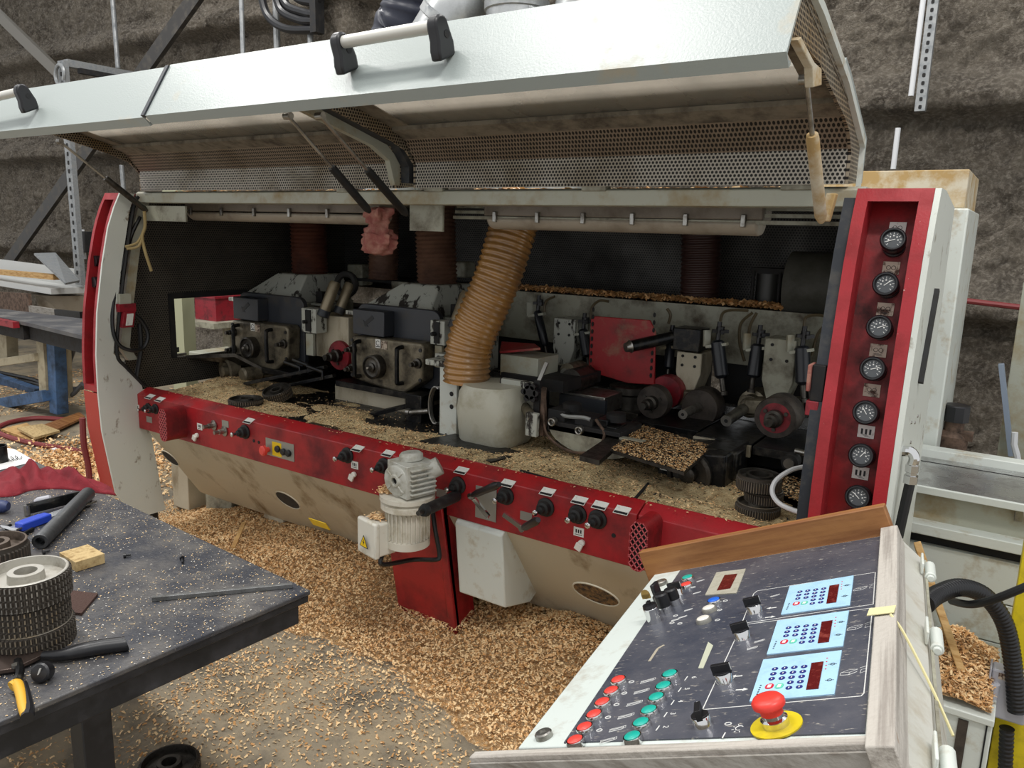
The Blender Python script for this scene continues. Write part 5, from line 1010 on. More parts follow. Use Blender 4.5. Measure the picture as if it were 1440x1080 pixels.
def text(s, o, size, m, parent):
    cu = bpy.data.curves.new('t', 'FONT'); cu.body = s; cu.size = size; cu.align_x = 'CENTER'; cu.align_y = 'CENTER'; cu.extrude = .0002
    t = bpy.data.objects.new('t', cu); COL.objects.link(t); me = bpy.data.meshes.new_from_object(t.evaluated_get(bpy.context.evaluated_depsgraph_get())); bpy.data.objects.remove(t)
    me.materials.clear(); me.materials.append(m); ob = bpy.data.objects.new('printed_number', me); COL.objects.link(ob); M = TM(o, -ev, eu, CN); ob.matrix_basis = M; WM[ob] = M; ob.parent = parent; ob.matrix_parent_inverse = WM[parent].inverted()
for s, p in zip('65432', ((976, 952.5), (966, 968.5), (957, 986), (946, 1003.5), (936, 1022))): text(s, PC(*p, .0023), .011, print_m, face)
for p0, p1 in (((913, 930), (925, 912)), ((925, 912), (934, 907))): O('paint_scratch', MB().bar(PC(*p0, .0021), PC(*p1, .0021), .005, .0006, CN), mat('scratch_' + str(len(MAT)), 'a39a88', .7), face)
O('tape_remnant', MB().plate([PC(*p, .0021) for p in ((996, 903), (1003, 908), (989, 940), (982, 940))], .0006, CN), mat('tape_rest', 'b5b8a3', .6), face)
# ------------------------------------------------------------------ bench in the left foreground
BZ = .85; B0 = V(-1.331, -1.072, 0); b1 = V(-.9977, .068, 0); b2 = V(-.068, -.9977, 0)
def BB(s, t, z): return B0 + b1 * s + b2 * t + V(0, 0, z)
def bbox(s0, s1, t0, t1, z0, z1, mb=None): return (mb or MB()).hexa([BB(s0, t0, z0), BB(s1, t0, z0), BB(s1, t1, z0), BB(s0, t1, z0), BB(s0, t0, z1), BB(s1, t0, z1), BB(s1, t1, z1), BB(s0, t1, z1)])
bench = E('workbench', BB(.9, .45, 0), 'black steel workbench with scuffed dusty top in the foreground', 'workbench')
O('bench_top', bbox(0, 2.3, 0, .95, BZ - .012, BZ), benchtop, bench, bevel=.003); O('top_edge', bbox(.004, 2.29, .004, .94, BZ - .03, BZ - .0125), benchedge, bench, bevel=.002)
fr = O('side_rail', bbox(.02, .07, .02, .93, BZ - .085, BZ - .031), benchedge, bench, bevel=.003); O('side_rail', bbox(.08, 2.2, .02, .07, BZ - .085, BZ - .031), benchedge, bench, bevel=.003)
O('rail_opening', MB().hexa([BB(.027, .0185, BZ - .078), BB(.063, .0185, BZ - .078), BB(.063, .0195, BZ - .078), BB(.027, .0195, BZ - .078), BB(.027, .0185, BZ - .038), BB(.063, .0185, BZ - .038), BB(.063, .0195, BZ - .038), BB(.027, .0195, BZ - .038)]), rust, bench)
for s, t in ((.12, .42), (2.0, .1), (2.0, .85)): O('leg', bbox(s, s + .06, t, t + .06, 0, BZ - .031), benchedge, bench, bevel=.003)
O('stretcher', bbox(.13, 2.0, .44, .47, .18, .22), benchedge, bench); 
def PZ(px, py, z=BZ): return P(px, py, z=z)
# knurled feed wheels stacked on the bench
top = P(36, 803, z=BZ + .155); R = .080
knurled('knurled_feed_wheel', (top.x, top.y, BZ + .0005), R * .99, .047, 72, 3, [geardirty, geardirty], 'rusty bottom wheel of the large knurled stack on the bench', group='knurled wheels stacked on the bench')
knurled('knurled_feed_wheel', (top.x - .004, top.y - .002, BZ + .048), R * .97, .052, 66, 4, [geardirty, geardirty], 'middle grimy wheel of the large knurled stack on the bench', group='knurled wheels stacked on the bench')
knurled('knurled_feed_wheel', (top.x, top.y, BZ + .1005), R, .056, 72, 4, [gearm, alucast], 'clean aluminium top wheel of the large knurled stack on the bench', group='knurled wheels stacked on the bench', bore=.26, dish=.35)
t2 = P(-8, 764, z=BZ + .05); knurled('knurled_feed_wheel', (t2.x, t2.y, BZ + .0005), .075, .055, 60, 1, [brownsteel, brownsteel], 'brown knurled wheel lying behind the stacked wheels at the bench edge', bore=.3, dish=.4)
# steel pipe
a, b = PZ(56, 762, BZ + .021), PZ(124, 694, BZ + .021); d = (b - a).normalized()
O('steel_pipe', MB().lathe([(.012, .03), (.012, 0), (.0195, 0), (.021, .003), (.021, (b - a).length - .003), (.018, (b - a).length)], a, d, 28), mat('pipe_steel', '6c6e70', .35, .8, dirt=('4c4c4c', .3, 12)), None, 'thick grey steel pipe lying on the bench', 'pipe')
# hex key set
hk = E('hex_key_set', PZ(50, 735), 'set of chrome hex keys in a blue plastic holder', 'hex keys'); a, b = PZ(27, 741, BZ + .012), PZ(67, 727, BZ + .012); d = (b - a).normalized(); sd = V(-d.y, d.x, 0)
O('holder', MB().obox((a + b) / 2, d * .045, sd * .016, V(0, 0, .012)).obox((a + b) / 2 + d * .004 + sd * .012, d * .03, sd * .012, V(0, 0, .010)), blueplas, hk, bevel=.004)
for k in range(6): 
    o = a - d * .006 + sd * (-.012 + .006 * k); e = b + d * (.15 - .012 * k) + sd * (-.012 + .006 * k)
    O('hex_key', MB().tube(smooth_pts([o + d * (-.012) + sd * .03 + V(0, 0, .002), o + d * -.016 + sd * .01, o - d * .008, o + d * .01, e], 5), .0034 - .0003 * k, 6), chrome, hk)
# caliper-like black blade tool with grip
a, b = PZ(38, 716, BZ + .02), PZ(112, 698, BZ + .02); tl = E('blade_tool', PZ(70, 712), 'flat dark blade tool with small grey end grip behind the pipe', 'tool')
O('blade', MB().bar(a, b, .006, .032), blacksteel, tl, bevel=.001); O('end_grip', MB().lathe([(.006, 0), (.012, .01), (.012, .04), (.008, .045)], PZ(48, 706, BZ + .012), (.4, .9, .1), 14), greyplas, tl); O('clamp_screw', MB().cyl(a + V(0, 0, -.018), a + V(0, 0, .012), .008), steel, tl)
a, b = PZ(-6, 712, BZ + .02), PZ(12, 712, BZ + .02); O('screwdriver_handle', MB().lathe([(.012, 0), (.018, .01), (.019, .03), (.016, .05), (.019, .06), (.012, .08)], b, (a - b), 14), mat('navy_grip', '2f3a63', .45), None, 'blue and black grip lying at the left bench edge', 'grip')
for i, (p, q) in enumerate((((0, 752), (14, 739)), ((27, 755), (46, 744)))): O('steel_pin', MB().cyl(PZ(*p, BZ + .006), PZ(*q, BZ + .006), .006, n=10), blacksteel, None, ('short black pin at the bench edge beside the blue holder', 'short black pin between the brown wheel and pipe')[i], 'pin')
# wood block, pad, bar
c = [PZ(94, 783), PZ(126, 772), PZ(127, 803), PZ(98, 812)]; m = MB().hexa([p + V(0, 0, .003) for p in c] + [p + V(0, 0, .026) for p in [PZ(90, 780), PZ(122, 770), PZ(124, 799), PZ(97, 808)]])
wb = PZ(105, 800); m = MB().obox(wb + V(-.02, .03, .0135), b1 * .045, b2 * .035, V(0, 0, .013)); O('wood_block', m, particle, None, 'pale wooden block beside the stacked wheels', 'block', bevel=.001)
O('abrasive_pad', MB().plate([PZ(*p) + V(0, 0, .0005) for p in ((86, 842), (97, 833), (138, 838), (115, 866), (92, 864))], .006, (0, 0, 1)), brownpad, None, 'dark brown abrasive pad beside the knurled wheels', 'pad')
a, b = PZ(214, 842, BZ + .006), PZ(411, 823, BZ + .006); O('square_bar', MB().bar(a, b, .011, .011), mat('grey_bar', '7f8080', .4, .7, dirt=('5b5a57', .4, 30)), None, 'thin square steel bar near the bench corner', 'bar', bevel=.001)
for i, (p, e) in enumerate((((176, 781), (184, 780)), ((256, 785), (257, 791)), ((62, 776), (70, 774)))):
    O('screw', MB().mat(0).cyl(PZ(*p, BZ + .005), PZ(*e, BZ + .005), .003, n=8).lathe([(.006, -.004), (.006, .002)], PZ(*p, BZ + .006), PZ(*e) - PZ(*p), 10), black, None, ('small black screw lying near the wood block', 'small black screw standing alone on the bench', 'small black screw beside the pipe end')[i], 'screw')
# pruning-shear like snips with black and yellow grips
sn = E('snips', PZ(60, 930), 'open metal snips with black grip and yellow black grip', 'snips')
pv = PZ(20, 935, BZ + .012)
O('blade', MB().plate([PZ(-10, 928, BZ + .006), PZ(25, 920, BZ + .006), PZ(60, 918, BZ + .006), PZ(60, 926, BZ + .006), PZ(20, 945, BZ + .006), PZ(-10, 950, BZ + .006)], .008, (0, 0, 1)), mat('snip_steel', '564a44', .4, .7), sn, bevel=.001)
O('black_grip', MB().tube(smooth_pts([PZ(60, 922, BZ + .014), PZ(88, 921, BZ + .015), PZ(110, 916, BZ + .016), PZ(140, 910, BZ + .016), PZ(172, 906, BZ + .014), PZ(177, 905, BZ + .014)], 5), .012, 12, rf=lambda i, t: .008 + .007 * min(1, t * 2.2)), black, sn)
O('arm', MB().tube(smooth_pts([PZ(25, 930, BZ + .012), PZ(28, 945, BZ + .014), PZ(24, 958, BZ + .014)], 4), .008, 8), blacksteel, sn)
O('yellow_grip', MB().tube(smooth_pts([PZ(16, 966, BZ + .014), PZ(24, 962, BZ + .016), PZ(29, 975, BZ + .016), PZ(33, 995, BZ + .015), PZ(36, 1005, BZ + .014)], 5), .010, 12, rf=lambda i, t: .010 - .002 * t), yelgrip, sn)
O('grip_end', MB().tube(smooth_pts([PZ(33, 962, BZ + .013), PZ(37, 980, BZ + .013), PZ(40, 998, BZ + .013), PZ(38, 1010, BZ + .013)], 5), .008, 10, rf=lambda i, t: .007 + .004 * t), black, sn)
O('pivot_bolt', MB().lathe([(.007, 0), (.007, .006)], PZ(22, 938, BZ + .014), (0, 0, 1), 8), steel, sn)
c = PZ(60, 945, BZ + .018); O('round_knob', MB().mat(0).lathe([(.016, -.012), (.018, -.008), (.018, .008), (.015, .011)], c, (.45, -.75, .35), 20).mat(1).obox(c + V(.45, -.75, .35).normalized() * .0115, V(.004, .002, .010), V(.001, .0008, 0), V(.0004, -.0008, .0003)), [black, print_m], None, 'round black knob with white mark beside the snips', 'knob')
sprinkle('bench_chips', [BB(0, 0, BZ + .001), BB(1.4, 0, BZ + .001), BB(1.4, .9, BZ + .001), BB(0, .9, BZ + .001)], 9000, .0042, [chipA, chipA, btnwhite], 'scattered fine chips on the bench top', thr=.36, nz=5)
for p in ((148, 893), (153, 897), (116, 864), (145, 898)): pass
# red cloth on the bench
def clothmesh(name, px, n, m, lab):
    """px: rows of photograph points (far to near) on the bench top"""
    rows = [[PZ(*p) for p in r] for r in px]; rows = [smooth_pts(r, n) for r in rows]; cols = list(zip(*rows)); grid = [smooth_pts(list(c), n) for c in cols]
    vs = []; nx, ny = len(grid), len(grid[0])
    for i in range(nx):
        for j in range(ny):
            p = grid[i][j]; e = min(1, 3 * min(j, ny - 1 - j) / ny, 3 * min(i, nx - 1 - i) / nx)
            h = .004 + e * (.028 + .03 * noise.noise(V(p.x * 9, p.y * 26, 1)) + .014 * noise.noise(V(p.x * 30, p.y * 60, 5)) + .012 * math.sin(p.y * 130 + p.x * 25 + 3 * noise.noise(V(p.x * 8, p.y * 8, 2))))
            vs.append(p + V(0, 0, max(.002, h)))
    k = len(vs); vs += [V(v.x, v.y, BZ + .0005) for v in vs]
    fs = [(i * ny + j, i * ny + j + 1, (i + 1) * ny + j + 1, (i + 1) * ny + j) for i in range(nx - 1) for j in range(ny - 1)]
    fs += [tuple(k + q for q in reversed(f)) for f in fs]
    rim = [i * ny for i in range(nx)] + [(nx - 1) * ny + j for j in range(1, ny)] + [i * ny + ny - 1 for i in range(nx - 2, -1, -1)] + [j for j in range(ny - 2, 0, -1)]
    fs += [(rim[i], rim[(i + 1) % len(rim)], k + rim[(i + 1) % len(rim)], k + rim[i]) for i in range(len(rim))]
    O(name, MB().add(vs, fs), m, None, lab, 'cloth', smooth=80)
clothmesh('red_cloth', [[(-12, 668), (20, 664), (50, 662), (90, 664), (125, 676), (155, 686)], [(-12, 680), (20, 676), (50, 674), (90, 678), (125, 685), (160, 692)], [(-12, 700), (20, 698), (45, 690), (85, 688), (122, 692), (163, 697)]], 9, cloth, 'crumpled dark red cloth along the far bench edge')
O('paper_sheet', MB().plate([PZ(*p) + V(0, 0, .001) for p in ((-10, 628), (20, 632), (50, 649), (-10, 664))], .0008, (0, 0, 1)), paper, None, 'white paper sheet with handwriting on the bench corner', 'paper')
for k in range(4): O('pen_stroke', MB().tube([PZ(8 + 6 * k + 5 * math.cos(t), 647 - 1.2 * k + 3 * math.sin(1.7 * t), BZ + .0022) for t in np.linspace(0, 6, 12)], .0009, 4), ink, bpy.data.objects['paper_sheet'])
c = PZ(-2, 650, BZ); O('dark_cup', MB().lathe([(.03, .001), (.03, .06), (.026, .06), (.026, .01)], c, (0, 0, 1), 24), blacksteel, None, 'dark round tin standing on the white paper', 'tin')
# wheel on the floor under the bench
c = P(238, 1075, z=.03); knurled('knurled_feed_wheel', (c.x, c.y, .001), 41 * mpp(c), .04, 70, 2, [geardirty, dsteel], 'dark knurled wheel lying on the floor below the bench', bore=.25, dish=.5)
# ------------------------------------------------------------------ right background: infeed table, cabinet, hoses
it = E('infeed_table', (.1, .8, 0), 'light grey infeed table with polished aluminium top right of the machine', 'infeed table')
ZI = .92
O('table_top', MB().bx(-.33, .8, .53, .93, ZI - .015, ZI), alu, it, bevel=.002); O('table_slot', MB().bx(-.33, .8, .855, .862, ZI, ZI + .001), blackm, it)
O('rear_rail', MB().bx(-.33, .8, .93, 1.0, ZI - .05, ZI + .03), white, it, bevel=.004)
O('front_lip', MB().bx(-.33, .8, .515, .53, ZI - .022, ZI + .002), white, it, bevel=.002); O('apron', MB().bx(-.33, .8, .56, .6, .80, ZI - .016), greygreen, it)
O('apron_flange', MB().bx(-.33, .8, .5, .6, .765, .80), white, it, bevel=.003); O('black_slot', MB().bx(-.33, .8, .55, .6, .725, .765), blackm, it)  # flange, then the black slot above the front panels
for z0, z1 in ((.585, .724), (.45, .581), (.1, .446)): O('front_panel', MB().bx(-.33, .8, .53, .9, z0, z1), white, it, bevel=.002)
O('base', MB().bx(-.3, .78, .56, .88, 0, .1), greydark, it)
q = P(1434, 720, y=.55); O('apron_latch', MB().bx(q.x - .012, q.x + .012, .54, .56, q.z - .03, q.z + .02), steel, it, bevel=.002)
# air filter regulator on the rear
q = P(1340, 612, y=1.25); rg = E('air_regulator', q + V(0, 0, -.1), 'black and brass air regulator behind the infeed table', 'regulator')
O('cap', MB().lathe([(.05, .06), (.05, .12), (.045, .125)], q, (0, 0, 1), 10), black, rg); O('body', MB().lathe([(.045, -.06), (.055, -.05), (.055, .0), (.035, .02), (.035, .06)], q, (0, 0, 1), 16).bx(q.x - .09, q.x + .07, 1.22, 1.28, q.z - .01, q.z + .02), rust, rg); O('bowl', MB().lathe([(.03, -.25), (.055, -.2), (.055, -.065)], q, (0, 0, 1), 16), blackm, rg)
# grey post and blue leaning strip at the right edge
q = P(1432, 470, y=1.6); O('grey_post', MB().bx(q.x - .01, q.x + .2, 1.6, 1.72, 0, 1.55), greygreen, None, 'pale grey post at the right edge behind the infeed table', 'post', bevel=.004)
O('blue_strip', MB().bar(P(1408, 512, y=1.55), P(1422, 640, y=1.55), .05, .02, (1, 0, 0)), mat('blue_grey_strip', '8490a0', .5), None, 'thin blue grey strip leaning before the grey post', 'strip')
O('white_cable', MB().tube([P(1427, 608, y=1.4), P(1426, 625, y=1.4), P(1430, 640, y=1.4), P(1432, 655, y=1.4)], .012, 8), whitetube, None, 'short white cable hanging before the grey post', 'cable')
O('wall_hose', MB().tube(smooth_pts([P(1340, 421, y=2.85), P(1400, 428, y=2.85), P(1450, 434, y=2.85)], 5), .016, 8), redhose, None, 'dark red hose running along the right wall rail', 'hose')
# leaning wooden plank, black corrugated hose, cable
O('leaning_plank', MB().bar(P(1290, 765, y=.30), P(1352, 945, y=.12), .06, .02, (1, 0, 0)), pine, None, 'brown wooden plank leaning behind the console', 'plank', bevel=.002)
corrugated('conduit_hose', [P(1300, 850, y=-.2), P(1318, 836, y=-.1), P(1350, 826, y=.0), P(1385, 838, y=.08), P(1412, 875, y=.12), P(1424, 930, y=.14), P(1430, 1000, y=.14)], .021, corr, 'thick black corrugated hose arching beside the console', ridge=.13, pitch=.011, n=18)
O('power_cable', MB().tube(smooth_pts([P(1338, 845, y=.02), P(1365, 850, y=-.06), P(1400, 842, y=-.1), P(1450, 822, y=-.1)], 7), .010, 10), cablemat, None, 'black cable crossing over the corrugated hose', 'cable')
yp = P(1432, 830, y=.2); O('yellow_post', MB().bx(yp.x - .004, yp.x + .10, .2, .3, 0, .9), yellow, None, 'yellow steel post at the right picture edge', 'post', bevel=.003)
q0, q1 = P(1398, 942, y=.14), P(1434, 1022, y=.14); jb = E('junction_box', V((q0.x + q1.x) / 2, .17, q1.z), 'grey plastic junction box mounted on the yellow post', 'junction box')
O('box', MB().bx(q0.x - .004, q1.x + .01, .145, .199, q1.z, q0.z), greyplas, jb, bevel=.006); O('lid', MB().bx(q0.x - .01, q0.x - .0045, .135, .199, q1.z - .004, q0.z + .004), greyplas, jb, bevel=.003); O('label', MB().bx(q0.x + .012, q0.x + .035, .1445, .1452, q0.z - .025, q0.z - .006), labeldirty, jb)
O('side_socket', MB().lathe([(.018, 0), (.018, .07), (.012, .075), (.008, .1)], P(1396, 960, y=.13), (0, 0, -1), 16), greyplas, jb)
corrugated('conduit_hose', [P(1416, 1024, y=.15), P(1415, 1050, y=.15), P(1413, 1100, y=.15)], .017, corr, 'short corrugated conduit hanging below the junction box', ridge=.12, pitch=.012, n=16)
# low cabinet with shavings on top
zc = .47; c0 = P(1330, 985, z=zc); cb = E('low_cabinet', (c0.x + .1, c0.y + .3, 0), 'low grey steel cabinet heaped with shavings behind the console', 'cabinet')
O('cabinet_body', MB().bx(-.12, yp.x - .012, c0.y - .02, .45, 0, zc - .02), white, cb, bevel=.003); O('cabinet_top', MB().bx(-.125, yp.x - .01, c0.y - .03, .455, zc - .02, zc), whiteS, cb, bevel=.003)
q = P(1355, 1012, y=c0.y - .021); O('dark_window', MB().bx(q.x - .012, q.x + .012, c0.y - .024, c0.y - .0205, .2, q.z), greyroll, cb); q = P(1388, 1020, y=c0.y - .021); O('door_gap', MB().bx(q.x - .002, q.x + .002, c0.y - .0235, c0.y - .0205, .05, zc - .02), blackm, cb)
hx = np.linspace(-.11, yp.x - .02, 40); hy = np.linspace(c0.y - .01, .44, 50); HX_, HY_ = np.meshgrid(hx, hy); HZ = zc + .12 * np.exp(-(((HX_ + .05) / .10) ** 2 + ((HY_ - c0.y - .18) / .14) ** 2)) + .01 * fbm(HX_ * 20, HY_ * 20, 3)
gridmesh('cabinet_shavings', HX_, HY_, HZ - .002, MAT['heaped_shavings'], kind='stuff', label='heap of shavings on the low cabinet behind the console', cat='shavings')
n = 3500; x = RNG.uniform(-.11, yp.x - .02, n); y = RNG.uniform(c0.y - .01, .4, n); z = zc + .12 * np.exp(-(((x + .05) / .10) ** 2 + ((y - c0.y - .18) / .14) ** 2)) + .008
flakes('cabinet_curls', np.stack([x, y, z], -1), .026, [chipA, chipB, chipC], 'long curled shavings on the low cabinet heap', 'shavings', flat=.5, aspect=(.1, .3))
# ------------------------------------------------------------------ left background: outfeed conveyor on a blue frame
oc = E('outfeed_conveyor', (-7.2, 1.2, 0), 'dark topped outfeed table on a blue and beige frame left of the machine', 'conveyor')
xt = lambda a, b, k=.9: a + (a - b) * k
tp = [P(-25, 441, z=.85), P(36, 453, z=.85), P(125, 474, z=.85), P(125, 449, z=.85), P(-25, 431, z=.85)]
tp[0], tp[4] = xt(tp[0], tp[1]), xt(tp[4], tp[3], .45)
O('table_top', MB().plate([p + V(0, 0, -.03) for p in tp], .03, (0, 0, 1)), mat('dark_belt', '45464a', .45, dirt=('6d6a66', .35, 5)), oc)
O('red_rail', MB().bar(tp[0] + V(0, -.03, -.03), tp[1] + V(-.1, -.03, -.03), .05, .05), redpu, oc); O('under_rail', MB().bar(tp[0] + V(0, .06, -.1), tp[1] + V(-.1, .06, -.1), .08, .12).bar(tp[1] + V(-.08, .1, -.1), tp[2] + V(0, .1, -.1), .08, .12), blackm, oc)
O('side_board', MB().bar(P(-60, 420, y=1.75), P(43, 428, y=1.6), .03, .22), rust, oc); O('side_board', MB().bar(P(43, 437, y=1.6), P(80, 443, y=1.55), .03, .11), woodgrey, oc); O('side_board', MB().bar(P(79, 442, y=1.55), P(115, 446, y=1.5), .03, .10), blacksteel, oc)
def vbar(a, b, y, w, m, nm='leg', d=.1): 
    A, B = P(*a, y=y), P(*b, y=y); O(nm, MB().hexa([A + V(-w / 2, 0, 0), A + V(w / 2, 0, 0), A + V(w / 2, d, 0), A + V(-w / 2, d, 0), B + V(-w / 2, 0, 0), B + V(w / 2, 0, 0), B + V(w / 2, d, 0), B + V(-w / 2, d, 0)]), m, oc, bevel=.004)
vbar((75, 582), (70, 478), 1.0, .13, bluepaint); vbar((60, 552), (55, 478), .98, .12, beige); vbar((84, 560), (80, 478), 1.06, .07, beige); vbar((5, 505), (3, 470), 1.0, .14, beige)
O('leg', MB().bx(-9.4, -9.25, 1.2, 1.35, 0, .80), bluepaint, oc, bevel=.004)
O('beam', MB().bar(P(-70, 580, y=.98), P(66, 556, y=.98), .08, .1), bluepaint, oc, bevel=.004); O('beam', MB().bar(P(-70, 512, y=1.4), P(55, 556, y=1.4), .08, .14), bluepaint, oc, bevel=.004); O('rail', MB().bar(P(-60, 519, y=.97), P(52, 502, y=.97), .05, .07), beige, oc, bevel=.004); O('beam', MB().bar(P(60, 480, y=1.3), P(125, 478, y=1.3), .08, .1), bluepaint, oc)
for k in range(6):
    O('hanging_cable', MB().tube(smooth_pts([P(108 - 3 * k, 480, y=1.2 + .04 * k), P(96 - k, 515 + 3 * k, y=1.2 + .04 * k), P(88, 548 - 2 * k, y=1.15 + .04 * k), P(100, 556 - 2 * k, y=1.15 + .04 * k), P(116, 540 + k, y=1.15 + .04 * k)], 6), .02, 7), mat('grey_cable_%d' % k, '55575a', .5), None, 'grey cable drooping under the outfeed table', 'cable', 'grey cables under the outfeed table')
for k in range(4): O('floor_cable', MB().tube(smooth_pts([P(-20, 520 + 9 * k, y=1.5), P(20, 528 + 6 * k, y=1.5), P(50, 535 + 4 * k, y=1.5), P(88, 550, y=1.5 - .05 * k)], 6), .02, 6), cablemat, None, 'black cable sagging behind the blue frame', 'cable', 'black cables behind the blue frame')
# aluminium gutter, plank, tilted steel chute, white bin
gt = P(-25, 380, y=1.9).z; A, B = P(-110, 371, y=1.9), P(96, 402, y=1.9)
gu = O('white_gutter', MB().bar(A + V(0, 0, -.05), B + V(0, 0, -.05), .35, .06).bar(A + V(0, .17, .05), B + V(0, .17, .05), .02, .22), mat('gutter_white', 'c4c5c2', .4), None, 'long white metal gutter above the outfeed table', 'gutter')
O('pine_plank', MB().bar(P(-60, 377, y=1.75), P(82, 390, y=1.75), .1, .05), pine, None, 'pine plank lying in the white gutter', 'plank')
O('steel_chute', MB().plate([P(48, 356, y=1.7), P(78, 355, y=1.9), P(112, 394, y=1.8), P(92, 398, y=1.6)], .02), galv, None, 'tilted galvanised chute plate over the gutter end', 'chute')
q = P(100, 415, y=2.1); O('grey_bin', MB().lathe([(.25, -.35), (.34, .0), (.36, .02), (.33, .02)], q, (0, 0, 1), 24), lightplas, None, 'pale round bin behind the outfeed table', 'bin')
# slotted posts, arm, braces, rods on the wall
def slotpost(a, b, y, w, lab, name='slotted_post', n=None, tall=None):
    A, B = P(*a, y=y), P(*b, y=y); x = (A.x + B.x) / 2 if a[0] < 700 else A.x; z0, z1 = min(A.z, B.z), max(A.z, B.z); r = E(name, (x, y, z0), lab, 'post')
    O('channel', MB().bx(x - w / 2, x + w / 2, y, y + .05, z0, z1), galv, r)
    n = n or int((z1 - z0) / .09)
    for k in range(n): z = z0 + (k + .5) * (z1 - z0) / n; O('slot', MB().prism([(x + u, z + v) for u, v in rrect(w * .3, (z1 - z0) / n * .5, w * .1, 3)], y - .002, y - .0005, 'y'), blackm, r)
slotpost((105, 400), (90, 84), 2.0, .115, 'tall slotted steel post left of the machine', n=26)
p0 = P(92, 84, y=2.06); O('bracket_arm', MB().mat(0).bar(p0 + V(0, 0, -.03), V(p0.x, 3.1, p0.z - .03), .08, .07).mat(1).bar(p0 + V(.05, .1, -.09), V(p0.x + .05, 3.1, p0.z - .09), .06, .05), [galv, blackm], None, 'horizontal bracket arm at the top of the slotted post', 'bracket')
O('cable_loop', MB().tube([P(84 + 6 * math.cos(t), 105 + 14 * math.sin(t), y=1.97) for t in np.linspace(1, 6.8, 16)], .018, 7), galv, None, 'grey cable looped beside the slotted post', 'cable')
slotpost((1293, 156), (1321, -110), 2.9, .055, 'slotted steel channel hanging on the right wall', n=23)
def bar3(a, b, y, w, h, m, lab, nm, cat='bar'): O(nm, MB().bar(P(*a, y=y), P(*b, y=y), h, w, (0, -1, 0)), m, None, lab, cat)
bd = mat('brace_steel', '403e3c', .5, .4, dirt=('6b665e', .3, 10)); bl = mat('brace_steel_light', '77736b', .5, .4)
bar3((350, -110), (10, 372), 2.75, .05, .16, bd, 'dark diagonal steel brace crossing the left wall', 'wall_brace', 'brace'); bar3((-110, -84), (95, 115), 2.8, .05, .13, bl, 'grey diagonal steel brace at the upper left wall', 'wall_brace', 'brace')
for i, (a, b, y, w, lab) in enumerate((((340, -5), (342, 82), 2.8, .045, 'thin steel rod left of the black hoses'), ((388, -5), (390, 76), 2.8, .06, 'steel rod behind the black hoses'), ((157, -5), (166, 96), 2.85, .05, 'thin steel rod above the bracket arm'), ((171, 232), (174, 268), 2.85, .05, 'thin steel rod above the red end column'), ((1302, -5), (1281, 135), 2.9, .03, 'white conduit beside the slotted channel'), ((1263, 180), (1256, 238), 2.9, .03, 'white conduit below the right wall rail'), ((436, 40), (437, 72), 2.75, .05, 'short steel rod under the black hoses'))):
    A, B = P(*a, y=y), P(*b, y=y); A = V(A.x, A.y, 4.8) if a[1] < 0 else A; O('wall_rod', MB().cyl(A, B, w / 2, n=10), whitetube if i in (4, 5) else galv, None, lab, 'rod')
for k, (a, b) in enumerate(((( 366, -4), 42), ((386, -4), 30), ((394, -6), 20), ((410, -8), 6))):
    O('black_wall_hose', MB().tube(smooth_pts([P(a[0], a[1] - 10, y=2.7), P(a[0] + 10, a[1] + b * .5 + 4, y=2.7), P(a[0] + 35, b - 2, y=2.7), P(440, b, y=2.7), P(450, b, y=2.75)], 7), .036, 9), corr, None, ('lowest black hose looping to the wall column', 'second lowest black hose looping to the wall column', 'third black hose up looping to the wall column', 'topmost black hose looping to the wall column')[k], 'hose', 'black hoses at the wall column')
O('hose_manifold', MB().bx(P(438, 20, y=2.68).x, P(446, 20, y=2.68).x, 2.66, 2.76, P(441, 46, y=2.68).z, P(441, -20, y=2.68).z), blackm, None, 'dark manifold joining the black wall hoses', 'manifold')
# power socket group on the wall behind the end column
q = P(117, 340, y=2.6); sk = E('wall_socket', q, 'small black and grey socket box beside the slotted post', 'socket'); O('box', MB().bx(q.x - .05, q.x + .12, 2.55, 2.65, q.z - .12, q.z + .12), blackm, sk, bevel=.01); O('plate', MB().bx(q.x - .1, q.x - .05, 2.57, 2.65, q.z - .2, q.z + .14), whitetube, sk)
# galvanised ducts above the roof
def duct(x, y, pts, r, lab):
    m = MB().tube(smooth_pts(pts, 6), r, 28); o = E('steel_duct', pts[0], lab, 'duct', 'galvanised ducts above the roof'); O('pipe', m, mat('spiral_duct_%d' % len(MAT), 'b4b6b6', .3, .85, dirt=('8b8d8e', .35, 8)), o, smooth=60)
    P_ = [Vector(p) for p in pts]
    for i in range(1, len(P_) - 1):
        t = (P_[i + 1] - P_[i - 1]).normalized(); O('flange', MB().lathe([(r * 1.0, -.025), (r * 1.06, -.02), (r * 1.06, .02), (r * 1.0, .025)], P_[i], t, 28, cap=False), galv, o)
d1 = P(640, 20, y=1.0); duct(0, 0, [(d1.x - .42, 1.0, 1.85), (d1.x - .36, 1.0, 2.3), tuple(P(632, 32, y=1.0)), tuple(P(660, -10, y=1.05)), tuple(P(690, -80, y=1.1))], .15, 'leaning galvanised duct at the top edge, leftmost of the ducts')
d2 = P(727, 10, y=1.0); duct(0, 0, [(d2.x, 1.0, 1.85), (d2.x, 1.0, 2.3), (d2.x, 1.0, d2.z), tuple(P(730, -90, y=1.0))], .145, 'upright galvanised duct at the top edge, between the other ducts')
d3 = P(835, -10, y=1.0); duct(0, 0, [(d3.x - .15, 1.0, 1.85), (d3.x - .12, 1.0, 2.3), (d3.x, 1.0, d3.z), tuple(P(900, -90, y=1.0))], .145, 'galvanised duct mostly above the picture, rightmost of the ducts')
